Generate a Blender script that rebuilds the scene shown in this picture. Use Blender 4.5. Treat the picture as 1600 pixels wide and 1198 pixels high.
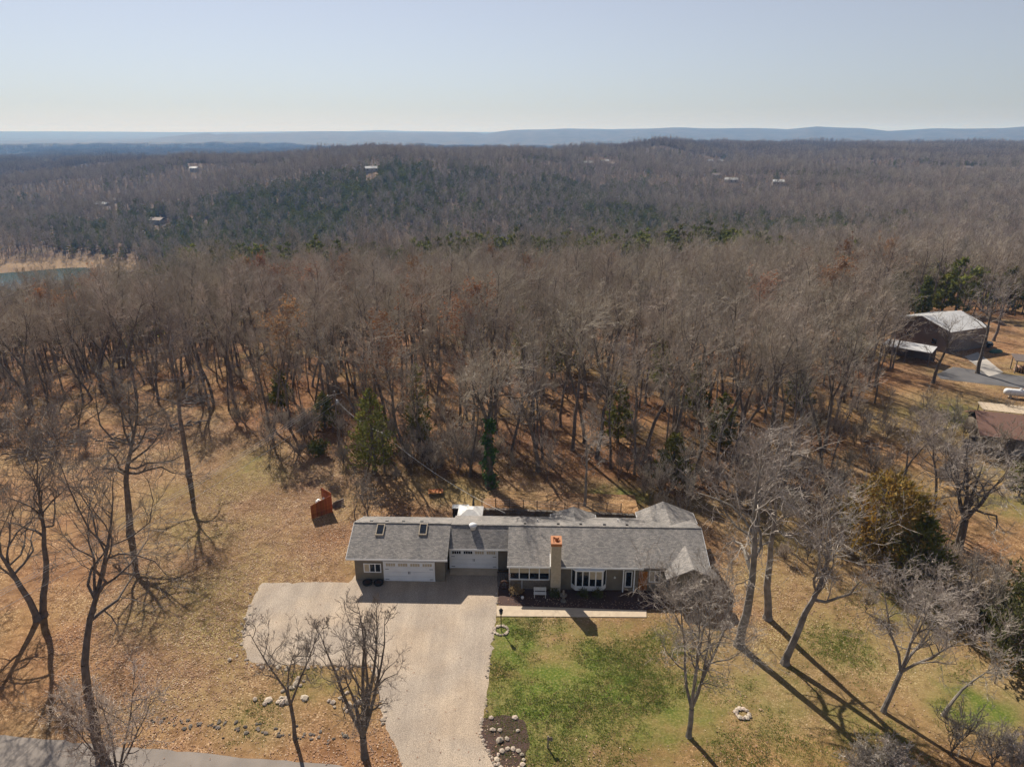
import bpy, math, random
import numpy as np
from mathutils import Vector
R = math.radians
for o in list(bpy.data.objects): bpy.data.objects.remove(o)
scn = bpy.context.scene; COL = scn.collection

# ------------------------------------------------------------ camera, sky, sun, exposure
CAM_H, PITCH, FPX = 42.0, R(19.4), 1109.0            # drone 42 m above the yard, focal length in photo pixels
cam = bpy.data.objects.new('camera', bpy.data.cameras.new('camera')); COL.objects.link(cam)
cam.location = (0, 0, CAM_H); cam.rotation_euler = (R(90) - PITCH, 0, 0)
cam.data.sensor_fit = 'HORIZONTAL'; cam.data.sensor_width = 36.0; cam.data.lens = 36.0 * FPX / 1600.0
cam.data.clip_start = 0.5; cam.data.clip_end = 60000
scn.camera = cam
SUN_EL, SUN_AZ = R(40), R(-26)                       # sun ahead of the camera, to its left
world = bpy.data.worlds.new('World'); scn.world = world; world.use_nodes = True
wn = world.node_tree.nodes; wl = world.node_tree.links
sky = wn.new('ShaderNodeTexSky'); sky.sky_type = 'NISHITA'; sky.sun_disc = False
sky.sun_elevation = SUN_EL; sky.sun_rotation = SUN_AZ
sky.altitude = 300; sky.air_density = 1.15; sky.dust_density = 0.05; sky.ozone_density = 10.0
whs = wn.new('ShaderNodeHueSaturation'); whs.inputs['Saturation'].default_value = .48; wl.new(sky.outputs[0], whs.inputs['Color'])   # pale late-winter sky
wtn = wn.new('ShaderNodeMixRGB'); wtn.blend_type = 'MULTIPLY'; wtn.inputs[0].default_value = 1; wtn.inputs[2].default_value = (1.05,.985,.975,1); wl.new(whs.outputs[0], wtn.inputs[1])
wl.new(wtn.outputs[0], wn['Background'].inputs[0]); wn['Background'].inputs[1].default_value = 0.056
sl = bpy.data.lights.new('sun', 'SUN'); sl.energy = 4.6; sl.angle = R(0.5); sl.color = (1.0, 0.93, 0.83)
sun = bpy.data.objects.new('sun', sl); COL.objects.link(sun)
SDIR = Vector((math.sin(SUN_AZ) * math.cos(SUN_EL), math.cos(SUN_AZ) * math.cos(SUN_EL), math.sin(SUN_EL)))
sun.rotation_euler = SDIR.to_track_quat('Z', 'Y').to_euler(); sun.location = SDIR * 200
scn.view_settings.view_transform = 'Standard'; scn.view_settings.look = 'None'
scn.view_settings.gamma = 1; scn.view_settings.exposure = 0.62
scn.cycles.max_bounces = 5; scn.cycles.diffuse_bounces = 2; scn.cycles.glossy_bounces = 2
scn.cycles.volume_bounces = 0; scn.cycles.transparent_max_bounces = 4
scn.cycles.use_denoising = True

# ------------------------------------------------------------ helpers
def at(px, py, z=0.0):
    """photo pixel -> point on the level z (a direction met by the ground)"""
    c, s = math.cos(PITCH), math.sin(PITCH)
    a, b = (px - 800) / FPX, (py - 599) / FPX
    r = (a, c - b * s, -s - b * c); t = (z - CAM_H) / r[2]
    return Vector((r[0] * t, r[1] * t, z))
def height_at(px_base, px_top):
    """height of an upright thing from its base pixel and top pixel row"""
    p = at(*px_base); c, s = math.cos(PITCH), math.sin(PITCH); b = (px_top - 599) / FPX
    return CAM_H + p.y * (-s - b * c) / (c - b * s)
MATS = {}
def pm(name, c1, c2=None, scale=3.0, rough=0.85, bump=0.0, bscale=30.0, rnd=0.0, metal=0.0, spec=0.3, detail=4):
    m = bpy.data.materials.new(name); m.use_nodes = True; nt = m.node_tree; n = nt.nodes; l = nt.links
    b = n['Principled BSDF']; b.inputs['Roughness'].default_value = rough; b.inputs['Metallic'].default_value = metal
    b.inputs['Specular IOR Level'].default_value = spec
    tc = n.new('ShaderNodeTexCoord')
    if c2 is None: c2 = tuple(v * 0.8 for v in c1)
    no = n.new('ShaderNodeTexNoise'); no.inputs['Scale'].default_value = scale; no.inputs['Detail'].default_value = detail
    l.new(tc.outputs['Object'], no.inputs['Vector'])
    rp = n.new('ShaderNodeValToRGB'); rp.color_ramp.elements[0].position = 0.35; rp.color_ramp.elements[1].position = 0.65
    rp.color_ramp.elements[0].color = (*c2, 1); rp.color_ramp.elements[1].color = (*c1, 1)
    l.new(no.outputs[0], rp.inputs[0]); out = rp.outputs[0]
    if rnd:
        oi = n.new('ShaderNodeObjectInfo'); hs = n.new('ShaderNodeHueSaturation')
        mr = n.new('ShaderNodeMapRange'); mr.inputs['To Min'].default_value = 1 - rnd; mr.inputs['To Max'].default_value = 1 + rnd
        l.new(oi.outputs['Random'], mr.inputs['Value']); l.new(mr.outputs[0], hs.inputs['Value']); l.new(out, hs.inputs['Color'])
        m2 = n.new('ShaderNodeMath'); m2.operation = 'MULTIPLY_ADD'; m2.inputs[1].default_value = 7.31; m2.inputs[2].default_value = .2
        l.new(oi.outputs['Random'], m2.inputs[0]); fr = n.new('ShaderNodeMath'); fr.operation = 'FRACT'; l.new(m2.outputs[0], fr.inputs[0])
        m3 = n.new('ShaderNodeMapRange'); m3.inputs['To Min'].default_value = 0.487; m3.inputs['To Max'].default_value = 0.513
        l.new(fr.outputs[0], m3.inputs['Value']); l.new(m3.outputs[0], hs.inputs['Hue']); out = hs.outputs[0]
    l.new(out, b.inputs['Base Color'])
    if bump:
        bn = n.new('ShaderNodeTexNoise'); bn.inputs['Scale'].default_value = bscale; bn.inputs['Detail'].default_value = 3
        l.new(tc.outputs['Object'], bn.inputs['Vector'])
        bp = n.new('ShaderNodeBump'); bp.inputs['Strength'].default_value = bump; bp.inputs['Distance'].default_value = 0.05
        l.new(bn.outputs[0], bp.inputs['Height']); l.new(bp.outputs[0], b.inputs['Normal'])
    MATS[name] = m; return m
class MB:
    """collects boxes, prisms and tubes for one mesh"""
    def __init__(s): s.v = []; s.f = []
    def add(s, vs, fs):
        k = len(s.v); s.v += [tuple(v) for v in vs]; s.f += [tuple(i + k for i in f) for f in fs]; return s
    def box(s, x0, x1, y0, y1, z0, z1):
        return s.add([(x0,y0,z0),(x1,y0,z0),(x1,y1,z0),(x0,y1,z0),(x0,y0,z1),(x1,y0,z1),(x1,y1,z1),(x0,y1,z1)],
                     [(0,3,2,1),(4,5,6,7),(0,1,5,4),(1,2,6,5),(2,3,7,6),(3,0,4,7)])
    def prism(s, poly, z0, z1):                       # polygon in xy, counter-clockwise
        n = len(poly)
        return s.add([(x,y,z0) for x,y in poly] + [(x,y,z1) for x,y in poly],
                     [tuple(range(n))[::-1], tuple(range(n, 2*n))] + [(i,(i+1)%n,(i+1)%n+n,i+n) for i in range(n)])
    def slab(s, quad, th):                            # sloped quad (any 3D points) with thickness th downwards
        q = [Vector(p) for p in quad]; n = len(q)
        return s.add(q + [p - Vector((0,0,th)) for p in q],
                     [tuple(range(n)), tuple(range(2*n-1, n-1, -1))] + [(i,i+n,(i+1)%n+n,(i+1)%n) for i in range(n)])
    def tube(s, pts, rad, n=6, cap=True):
        k = len(s.v); P = [Vector(p) for p in pts]
        if not hasattr(rad, '__len__'): rad = [rad]*len(P)
        for i, p in enumerate(P):
            d = (P[min(i+1,len(P)-1)] - P[max(i-1,0)]).normalized()
            a = d.cross(Vector((0,0,1)) if abs(d.z) < .9 else Vector((1,0,0))).normalized(); b = d.cross(a)
            for j in range(n):
                t = 2*math.pi*j/n; s.v.append(tuple(p + (a*math.cos(t) + b*math.sin(t))*rad[i]))
        for i in range(len(P)-1):
            for j in range(n): s.f.append((k+i*n+j, k+i*n+(j+1)%n, k+(i+1)*n+(j+1)%n, k+(i+1)*n+j))
        if cap:
            s.f.append(tuple(k+j for j in range(n))[::-1]); s.f.append(tuple(k+(len(P)-1)*n+j for j in range(n)))
        return s
    def lathe(s, prof, n=14, c=(0,0,0)):
        k = len(s.v)
        for r, z in prof:
            for j in range(n):
                t = 2*math.pi*j/n; s.v.append((c[0]+r*math.cos(t), c[1]+r*math.sin(t), c[2]+z))
        for i in range(len(prof)-1):
            for j in range(n): s.f.append((k+i*n+j, k+i*n+(j+1)%n, k+(i+1)*n+(j+1)%n, k+(i+1)*n+j))
        s.f.append(tuple(k+j for j in range(n))[::-1]); s.f.append(tuple(k+(len(prof)-1)*n+j for j in range(n)))
        return s
    def mesh(s, name, mat):
        me = bpy.data.meshes.new(name); me.from_pydata(s.v, [], s.f); me.validate(); me.update()
        if mat is not None: me.materials.append(MATS[mat] if isinstance(mat, str) else mat)
        return me
    def build(s, name, mat, parent=None, smooth=False, loc=None, rz=0):
        me = s.mesh(name, mat)
        if smooth: me.polygons.foreach_set('use_smooth', [True]*len(me.polygons))
        o = bpy.data.objects.new(name, me); COL.objects.link(o); o.parent = parent
        if loc is not None: o.location = loc
        o.rotation_euler.z = rz
        return o
def tag(o, label, cat, group=None, kind=None):
    if label: o['label'] = label
    if cat: o['category'] = cat
    if group: o['group'] = group
    if kind: o['kind'] = kind
    return o
def struct(o): o['kind'] = 'structure'; return o
def thing(name, label, cat, loc=(0,0,0), rz=0, group=None):
    o = bpy.data.objects.new(name, None); COL.objects.link(o); o.location = loc; o.rotation_euler.z = rz
    o.empty_display_size = .3
    return tag(o, label, cat, group)
def copy_tree(root, loc, rz, sc=1.0, label=None, group=None):
    r = root.copy(); COL.objects.link(r); r.location = loc; r.rotation_euler = (0,0,rz); r.scale = (sc,sc,sc)
    if label: r['label'] = label
    if group: r['group'] = group
    for ch in root.children:
        c = ch.copy(); COL.objects.link(c); c.parent = r
        for g in ch.children:
            d = g.copy(); COL.objects.link(d); d.parent = c
    return r

# ------------------------------------------------------------ materials
pm('bark', (.19,.155,.125), (.105,.085,.07), 2.5, .95, .5, 14, rnd=.22)
pm('bark_pale', (.30,.265,.225), (.16,.138,.115), 1.6, .95, .5, 14, rnd=.14)
pm('twig', (.48,.41,.325), (.345,.29,.23), .6, .95, rnd=.28)
pm('twig_pale', (.46,.40,.34), (.34,.29,.245), .6, .95, rnd=.1)
pm('twig_dark', (.25,.205,.17), (.17,.14,.115), .6, .95, rnd=.1)
pm('russet_leaf', (.34,.17,.085), (.24,.12,.06), 2., .9, rnd=.2)
pm('cedar_leaf', (.235,.23,.05), (.12,.135,.035), 1.1, .8, rnd=.25)
pm('cedar_orange', (.42,.25,.055), (.15,.14,.045), 0.55, .8)
pm('ivy_leaf', (.09,.17,.04), (.045,.09,.025), 2., .6)
pm('white_paint', (.80,.80,.79), (.74,.74,.73), 2, .5)
pm('door_white', (.78,.79,.80), (.72,.73,.74), 1.2, .45)
pm('siding', (.20,.17,.125), (.165,.14,.105), 1.5, .8, .2, 8)
pm('brick_wall', (.24,.20,.155), (.16,.13,.10), 9, .9, .3, 20)
pm('stucco', (.50,.42,.31), (.42,.35,.26), 6, .95, .5, 40)
pm('copper', (.46,.19,.075), (.36,.14,.055), 3, .55)
pm('glass', (.018,.022,.028), (.012,.014,.018), .8, .06, spec=.6)
pm('blind', (.50,.42,.30), (.42,.35,.25), 3, .6)
pm('black_metal', (.02,.02,.02), (.015,.015,.015), 3, .5)
pm('grey_metal', (.42,.43,.44), (.34,.35,.36), 3, .4, metal=.6)
pm('wood_red', (.45,.14,.035), (.26,.07,.02), 3, .75, .3, 20, rnd=.32)
pm('wood_grey', (.24,.20,.165), (.16,.13,.11), 4, .9, .3, 25)
pm('concrete', (.52,.42,.30), (.45,.36,.26), 2.0, .9, .2, 30)
pm('concrete_plain', (.44,.40,.35), (.38,.35,.31), 1.0, .9, .2, 30)
pm('asphalt', (.26,.222,.19), (.21,.18,.155), .6, .9, .3, 40)
pm('asphalt_dark', (.13,.125,.125), (.10,.095,.095), .5, .9, .2, 40)
pm('stone', (.50,.42,.33), (.33,.26,.20), 4, .9, .5, 12, rnd=.25)
pm('stone_dark', (.20,.17,.14), (.11,.09,.075), 4, .95, .6, 12, rnd=.25)
pm('mulch', (.105,.062,.048), (.06,.036,.03), 14, .95, .9, 30)
pm('metal_roof', (.58,.57,.55), (.50,.49,.47), .8, .45, spec=.5)
pm('metal_wall', (.17,.135,.115), (.145,.115,.10), .8, .6)
pm('brown_shingle', (.24,.135,.10), (.17,.095,.07), 10, .9, .4, 30)
pm('tarp_green', (.055,.12,.075), (.04,.09,.055), 3, .5)
pm('fabric_white', (.72,.70,.66), (.62,.60,.56), 3, .7)
pm('car_dark', (.05,.06,.075), (.04,.05,.06), 1, .25, spec=.6)
pm('rubber', (.025,.025,.025), (.018,.018,.018), 3, .8)
pm('red_paint', (.35,.03,.02), (.28,.025,.02), 3, .5)
pm('shrub_leaf', (.19,.18,.06), (.10,.11,.04), 1.5, .8, rnd=.2)
pm('dry_grass', (.44,.32,.17), (.30,.21,.11), 3, .9, rnd=.25)
pm('grass_blade', (.20,.25,.05), (.13,.175,.035), 1.2, .9, rnd=.25)
pm('leaf_fallen', (.42,.27,.165), (.27,.165,.10), .8, .8, rnd=.3)
pm('leaf_pale', (.66,.52,.39), (.50,.37,.26), .8, .7, rnd=.2)
pm('log', (.24,.19,.15), (.13,.10,.08), 4, .95, .4, 15, rnd=.25)
pm('far_wall', (.40,.36,.32), (.34,.30,.27), .5, .8)
pm('far_roof', (.70,.69,.66), (.62,.61,.58), .3, .6)
pm('far_roof_brown', (.34,.27,.22), (.28,.22,.18), .3, .8)
def shingle_mat(name, a, b):
    m = pm(name, a, b, 9, .9, .5, 45); n = m.node_tree.nodes; l = m.node_tree.links
    tc = n['Texture Coordinate']; br = n.new('ShaderNodeTexBrick'); mp = n.new('ShaderNodeMapping')
    l.new(tc.outputs['Object'], mp.inputs[0]); l.new(mp.outputs[0], br.inputs[0])
    br.inputs['Scale'].default_value = 1.0; br.inputs['Brick Width'].default_value = .30; br.inputs['Row Height'].default_value = .14
    br.inputs['Mortar Size'].default_value = .006; br.inputs['Color1'].default_value = (1.25,1.22,1.2,1)
    br.inputs['Color2'].default_value = (.62,.63,.65,1); br.inputs['Mortar'].default_value = (.5,.5,.5,1); br.inputs['Bias'].default_value = -.1
    mx = n.new('ShaderNodeMixRGB'); mx.blend_type = 'MULTIPLY'; mx.inputs[0].default_value = .85
    p = n['Principled BSDF']; src = p.inputs['Base Color'].links[0].from_socket
    l.new(src, mx.inputs[1]); l.new(br.outputs[0], mx.inputs[2])
    m7 = n.new('ShaderNodeMapping'); m7.inputs['Scale'].default_value = (1,.25,.25); l.new(tc.outputs['Object'], m7.inputs[0]); n7 = n.new('ShaderNodeTexNoise'); n7.inputs['Scale'].default_value = .7; n7.inputs['Detail'].default_value = 6; l.new(m7.outputs[0], n7.inputs[0])
    r7 = n.new('ShaderNodeValToRGB'); r7.color_ramp.elements[0].position = .35; r7.color_ramp.elements[0].color = (.80,.80,.80,1); r7.color_ramp.elements[1].position = .65; r7.color_ramp.elements[1].color = (1.08,1.06,1.03,1); l.new(n7.outputs[0], r7.inputs[0])
    x7 = n.new('ShaderNodeMixRGB'); x7.blend_type = 'MULTIPLY'; x7.inputs[0].default_value = 1; l.new(mx.outputs[0], x7.inputs[1]); l.new(r7.outputs[0], x7.inputs[2]); l.new(x7.outputs[0], p.inputs['Base Color'])
shingle_mat('shingle', (.30,.28,.258), (.20,.19,.18))

def leafy(name, k):
    """light also passes through thin leaves"""
    n = MATS[name].node_tree.nodes; l = MATS[name].node_tree.links; p = n['Principled BSDF']; t = n.new('ShaderNodeBsdfTranslucent'); mx = n.new('ShaderNodeMixShader'); mx.inputs[0].default_value = k
    l.new(p.inputs['Base Color'].links[0].from_socket, t.inputs['Color']); l.new(p.outputs[0], mx.inputs[1]); l.new(t.outputs[0], mx.inputs[2]); l.new(mx.outputs[0], n['Material Output'].inputs['Surface'])
for nm in ('cedar_leaf','cedar_orange','ivy_leaf','shrub_leaf','grass_blade','dry_grass','russet_leaf'): leafy(nm, .45)
# ------------------------------------------------------------ terrain
def sst(a, b, x):
    t = np.clip((x - a) / (b - a), 0, 1); return t*t*(3-2*t)
def fbm(x, y, seed, base, n=5):
    r = np.random.RandomState(seed); z = np.zeros_like(x); amp = 1.0; f = base
    for _ in range(n):
        for _ in range(3):
            a = r.uniform(0, 6.283); ph = r.uniform(0, 6.283)
            z = z + amp*np.sin((x*math.cos(a) + y*math.sin(a))*f + ph + 1.5*np.sin((x*math.sin(a)-y*math.cos(a))*f*.6+ph*2))/3
        amp *= .5; f *= 2.1
    return z
AZ = np.array
def TH(x, y):
    x = np.asarray(x, float); y = np.asarray(y, float); d = np.hypot(x, y) + 1e-6; az = np.degrees(np.arctan2(x, y))
    k = np.interp(az, [-40,-20,0,12,25,40], [.170,.166,.163,.155,.138,.128])
    d0 = 22.0/k + np.interp(az, [14,24], [0,34])
    near = -k*10*np.log1p(np.exp(np.clip((d-d0-10)/10, -40, 40))) * 1.0
    floor = np.interp(az, [-40,-31,-28.5,-25,-12,0,12,25,40], [-53,-52,-49.5,-46,-46,-44,-34,-23,-19])
    near = near + 14*np.exp(-((d-300)/42)**2)*sst(24, 16, az)*np.interp(az, [-36,-29,-24], [.1,.35,1])
    s = 2.5; v = floor + s*np.log1p(np.exp(np.clip((near-floor)/s, -40, 40)))
    v = np.where(d < 120, near, v)
    rs = np.interp(az, [-40,-28,-24,-10,3,11,24,40], [520,470,460,480,500,500,430,420])
    dt = np.interp(az, [-40,-28,-20,-10,3,11,24,40], [1500,1300,1050,930,1000,1500,1700,1700])
    tp = np.interp(az, [-40,-28,-20,-14,-8,3,8,11,14,24,40], [-28,-16,-4,4,8,4,6,16,8,5,6])
    rise = sst(0, 1, (d-rs)/(dt-rs))**.85
    back = sst(dt, dt+1500, d)
    drop = np.interp(az, [-40,-28,-20,2,9,14,40], [12,24,38,46,36,24,22]); z = v*(1-rise) + (tp - drop*back)*rise
    z = z + fbm(x, y, 3, 1/62., 4)*8*sst(480, 800, d) + fbm(x, y, 8, 1/330., 3)*10*sst(1300, 2600, d)
    # far ridges
    r1 = np.interp(az, [-42,-36,-30,-26,-21,-15,-9,-3,-2,0,4,8,12,17,20,22,25,26.5,29,33,35,38], [-28,-24,-16,-2,48,58,62,60,50,70,80,78,90,82,70,90,76,62,76,80,92,72])
    r1 = np.where(r1 > 40, 70 + (r1-74)*1.5, r1)
    z = np.where(d > 2600, z + (r1 + fbm(x, y, 21, 1/420., 4)*13 - z)*np.exp(-((np.maximum(7200-d, 0))/1300)**2)*sst(2600, 5200, d), z)
    r0 = np.interp(az, [-42,-30,-20,-8,0,40], [-25,-22,-18,-14,-20,-20])
    z = z + (r0 + 22 - z)*.8*np.exp(-((d-4600)/420)**2)*sst(-12, -20, az)
    r2 = np.interp(az, [-42,-20,-12,-10,-8,0,40], [58,66,70,84,70,60,60])
    z = np.where(d > 9000, z + (r2 + fbm(x, y, 5, 1/900., 3)*6 - z)*sst(9000, 12500, d), z)
    # lake arm far to the side
    dip = sst(-31.5, -34, az)*np.exp(-((d-3500)/420)**4)
    z = z*(1-dip) - 58*dip
    return z
def hit(px, py, dz=0.0):
    """follow the pixel's direction until it meets the terrain raised by dz"""
    c, s = math.cos(PITCH), math.sin(PITCH); a, b = (px-800)/FPX, (py-599)/FPX
    r = np.array([a, c-b*s, -s-b*c]); r = r/np.linalg.norm(r)
    t = np.concatenate([np.arange(30, 1000, 2.), np.arange(1000, 9000, 8.)])
    P = r[None]*t[:, None]; zz = P[:, 2] + CAM_H; g = TH(P[:, 0], P[:, 1]) + dz
    i = int(np.argmax(zz < g)); return Vector((P[i, 0], P[i, 1], float(g[i]) - dz))
ang = np.radians(np.concatenate([np.arange(-60, 60, .5), np.arange(60, 300, 6.)]))
rad = np.concatenate([np.arange(0.5, 30, 6), np.arange(30, 130, 1.0), 130*1.022**np.arange(0, 216)])
NA, NR = len(ang), len(rad)
A_, R_ = np.meshgrid(ang, rad); X = (np.sin(A_)*R_).ravel(); Y = (np.cos(A_)*R_).ravel(); Z = TH(X, Y)
i, j = np.meshgrid(np.arange(NR-1), np.arange(NA), indexing='ij'); j2 = (j+1) % NA
F = np.stack([i*NA+j, i*NA+j2, (i+1)*NA+j2, (i+1)*NA+j], -1).reshape(-1, 4)[:, ::-1]
me = bpy.data.meshes.new('ground'); me.from_pydata(np.stack([X, Y, Z], 1).tolist(), [], F.tolist()); me.update()
me.polygons.foreach_set('use_smooth', [True]*len(me.polygons))
ground = struct(bpy.data.objects.new('ground', me)); COL.objects.link(ground)
def blobs(x, y, lst):
    g = np.zeros_like(x)
    for px, py, rx, ry, a in lst:
        c = at(px, py); g = np.maximum(g, a*np.exp(-((x-c.x)/rx)**2 - ((y-c.y)/ry)**2))
    return g
GRASS = [(800,1000,4,6,1.0),(860,1080,8,8,1.0),(940,1060,8,8,.95),(850,1150,6,5,.8),(1000,1100,10,8,.85),(1020,1010,8,6,.65),(1200,1090,8,6,.6),(1330,1130,7,5,.6),(880,985,8,2.5,.6),(790,1040,3,6,.9),(1530,1110,5,4,.95),(1470,1050,9,6,.5),
         (1330,1020,5,6,.55),(1250,1160,9,5,.5),(500,1070,4,3,.6),(550,1080,3,4,.5),(400,1120,4,3,.5),(970,775,6,4,.8),(1540,660,9,8,.8),(1590,790,8,6,.7),(1430,760,6,9,.45),(1060,800,5,3,.4),(700,775,8,3,.35),
         (400,720,4,7,.5),(1500,640,10,10,.6),(1480,690,9,9,.5),(1560,740,9,7,.55),(1440,960,8,6,.6),(1450,880,5,6,.5),(560,780,4,4,.35),(1180,900,3,4,.35)]
def poly_mask(x, y, poly, soft=0.0):
    ins = np.zeros(x.shape, bool); n = len(poly)
    for i in range(n):
        x1, y1 = poly[i]; x2, y2 = poly[(i+1) % n]
        c = ((y1 > y) != (y2 > y)) & (x < (x2-x1)*(y-y1)/(y2-y1+1e-12) + x1); ins ^= c
    return ins
CLEAR = [tuple(at(*p).xy) for p in [(-700,660),(0,640),(130,640),(240,620),(330,640),(400,690),(470,690),(545,688),(590,700),(615,735),(650,740),(700,748),(830,752),(930,745),(1010,765),
        (1090,775),(1290,770),(1320,690),(1380,640),(1400,570),(1350,545),(1385,495),(1520,490),(1700,505),(2300,560),(2600,1500),(-2500,1500)]]
def attr(me, name, val):
    a = me.attributes.new(name, 'FLOAT', 'POINT'); a.data.foreach_set('value', np.asarray(val, np.float32))
dG = np.hypot(X, Y); azG = np.degrees(np.arctan2(X, Y))
attr(me, 'grass', blobs(X, Y, GRASS))
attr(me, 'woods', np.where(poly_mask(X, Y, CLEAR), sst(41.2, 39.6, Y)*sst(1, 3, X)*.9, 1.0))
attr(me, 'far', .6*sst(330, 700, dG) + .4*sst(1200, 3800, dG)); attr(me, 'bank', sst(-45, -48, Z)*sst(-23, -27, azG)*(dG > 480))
def ground_mat():
    m = bpy.data.materials.new('ground'); m.use_nodes = True; n = m.node_tree.nodes; l = m.node_tree.links; b = n['Principled BSDF']
    b.inputs['Roughness'].default_value = .95; b.inputs['Specular IOR Level'].default_value = .1
    geo = n.new('ShaderNodeTexCoord')
    def noise(s, d=4): 
        t = n.new('ShaderNodeTexNoise'); t.inputs['Scale'].default_value = s; t.inputs['Detail'].default_value = d; l.new(geo.outputs['Object'], t.inputs['Vector']); return t.outputs[0]
    def ramp(src, stops):
        r = n.new('ShaderNodeValToRGB'); e = r.color_ramp.elements
        while len(e) < len(stops): e.new(.5)
        for q, (p, c) in zip(e, stops): q.position = p; q.color = (*c, 1)
        l.new(src, r.inputs[0]); return r.outputs[0]
    def mix(f, a, c, mode='MIX'):
        x = n.new('ShaderNodeMixRGB'); x.blend_type = mode
        if isinstance(f, float): x.inputs[0].default_value = f
        else: l.new(f, x.inputs[0])
        l.new(a, x.inputs[1]); l.new(c, x.inputs[2]); return x.outputs[0]
    def mth(op, a, c):
        x = n.new('ShaderNodeMath'); x.operation = op; x.use_clamp = True
        for k, q in enumerate((a, c)):
            if isinstance(q, (float, int)): x.inputs[k].default_value = q
            else: l.new(q, x.inputs[k])
        return x.outputs[0]
    def at_(nm): x = n.new('ShaderNodeAttribute'); x.attribute_name = nm; return x.outputs['Fac']
    vo = n.new('ShaderNodeTexVoronoi'); vo.inputs['Scale'].default_value = 11.0; l.new(geo.outputs['Object'], vo.inputs['Vector'])
    sp = n.new('ShaderNodeSeparateColor'); l.new(vo.outputs['Color'], sp.inputs[0])
    leaf = ramp(sp.outputs[0], [(0,(.10,.058,.037)),(.25,(.21,.125,.072)),(.6,(.30,.19,.115)),(.88,(.40,.27,.175)),(1,(.70,.54,.40))])
    soil = ramp(noise(.35, 6), [(.3,(.20,.128,.075)),(.5,(.29,.185,.108)),(.7,(.34,.235,.135))])
    patch = ramp(noise(.22, 7), [(.42,(.2,.2,.2)),(.6,(.85,.85,.85))]); lit = mix(patch, leaf, soil)
    red = ramp(noise(.12, 5), [(.34,(.74,.66,.56)),(.46,(.93,.88,.78)),(.56,(.95,.95,.80)),(.68,(1.05,1.05,.86))]); lit = mix(1.0, lit, red, 'MULTIPLY')
    olive = ramp(noise(.045, 6), [(.42,(1.06,.95,.90)),(.52,(1,1,1)),(.62,(.86,.96,.78))]); lit = mix(1.0, lit, olive, 'MULTIPLY')
    dark = ramp(noise(1.1, 8), [(.36,(.70,.66,.62)),(.5,(1,1,1)),(.7,(1.1,1.1,1.08))]); lit = mix(1.0, lit, dark, 'MULTIPLY')
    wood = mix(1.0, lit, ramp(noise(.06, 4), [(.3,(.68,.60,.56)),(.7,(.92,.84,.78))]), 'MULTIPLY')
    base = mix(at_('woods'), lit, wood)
    gfine = ramp(noise(5.0, 6), [(.3,(.062,.088,.014)),(.52,(.115,.15,.026)),(.7,(.25,.225,.08))])
    gm = mth('MULTIPLY', at_('grass'), mth('ADD', noise(.5, 7), .16))
    gm = ramp(gm, [(.28,(0,0,0)),(.5,(.6,.6,.6)),(.68,(1,1,1))])
    straw = ramp(noise(3.0, 6), [(.3,(.175,.15,.055)),(.7,(.31,.26,.105))])
    gz = ramp(at_('grass'), [(.05,(0,0,0)),(.4,(.7,.7,.7))])
    base = mix(gz, base, mix(.55, straw, base)); base = mix(gm, base, gfine)
    farc = ramp(noise(.01, 6), [(.35,(.065,.058,.048)),(.65,(.115,.095,.075))]); base = mix(at_('far'), base, farc)  # distant forest colour, darkened to include the shade between the crowns
    bank = ramp(noise(.03, 5), [(.35,(.18,.115,.065)),(.6,(.29,.195,.11)),(.75,(.22,.155,.09))])
    base = mix(at_('bank'), base, bank)
    l.new(base, b.inputs['Base Color'])
    bp = n.new('ShaderNodeBump'); bp.inputs['Strength'].default_value = .55; bp.inputs['Distance'].default_value = .06
    hh = n.new('ShaderNodeMath'); hh.operation = 'ADD'; l.new(sp.outputs[1], hh.inputs[0]); l.new(noise(2.2, 5), hh.inputs[1])
    l.new(hh.outputs[0], bp.inputs['Height']); l.new(bp.outputs[0], b.inputs['Normal'])
    return m
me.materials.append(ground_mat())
# lake water
wm = bpy.data.materials.new('water'); wm.use_nodes = True; wb = wm.node_tree.nodes['Principled BSDF']
wb.inputs['Base Color'].default_value = (.055,.085,.07,1); wb.inputs['Roughness'].default_value = .12
wno = wm.node_tree.nodes.new('ShaderNodeTexNoise'); wno.inputs['Scale'].default_value = .6; wbp = wm.node_tree.nodes.new('ShaderNodeBump')
wbp.inputs['Strength'].default_value = .3; wm.node_tree.links.new(wno.outputs[0], wbp.inputs['Height']); wm.node_tree.links.new(wbp.outputs[0], wb.inputs['Normal'])
MATS['water'] = wm
struct(MB().add([(-5000,330,-50),(-120,330,-50),(-120,4600,-50),(-5000,4600,-50)], [(0,1,2,3)]).build('lake_water', 'water'))

# ------------------------------------------------------------ flat ground: road, gravel drive, walk, beds
rng = random.Random(5)
def ragged(px_poly, step=.5, jit=.09, seed=1, world=False):
    r = random.Random(seed); P = [Vector(p) for p in px_poly] if world else [at(*p).xy for p in px_poly]; out = []
    for a, b in zip(P, P[1:]+P[:1]):
        k = max(1, int((b-a).length/step))
        for q in range(k):
            p = a.lerp(b, q/k); out.append((p.x + r.gauss(0, jit), p.y + r.gauss(0, jit)))
    return out
def sheet(name, poly, z, mat):
    me = bpy.data.meshes.new(name); n = len(poly)
    import bmesh
    bm = bmesh.new(); f = bm.faces.new([bm.verts.new((x, y, z)) for x, y in poly]); bm.normal_update()
    if f.normal.z < 0: f.normal_flip()
    bmesh.ops.triangulate(bm, faces=bm.faces[:]); bm.to_mesh(me); bm.free()
    me.materials.append(MATS[mat]); o = bpy.data.objects.new(name, me); COL.objects.link(o); return struct(o)
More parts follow.
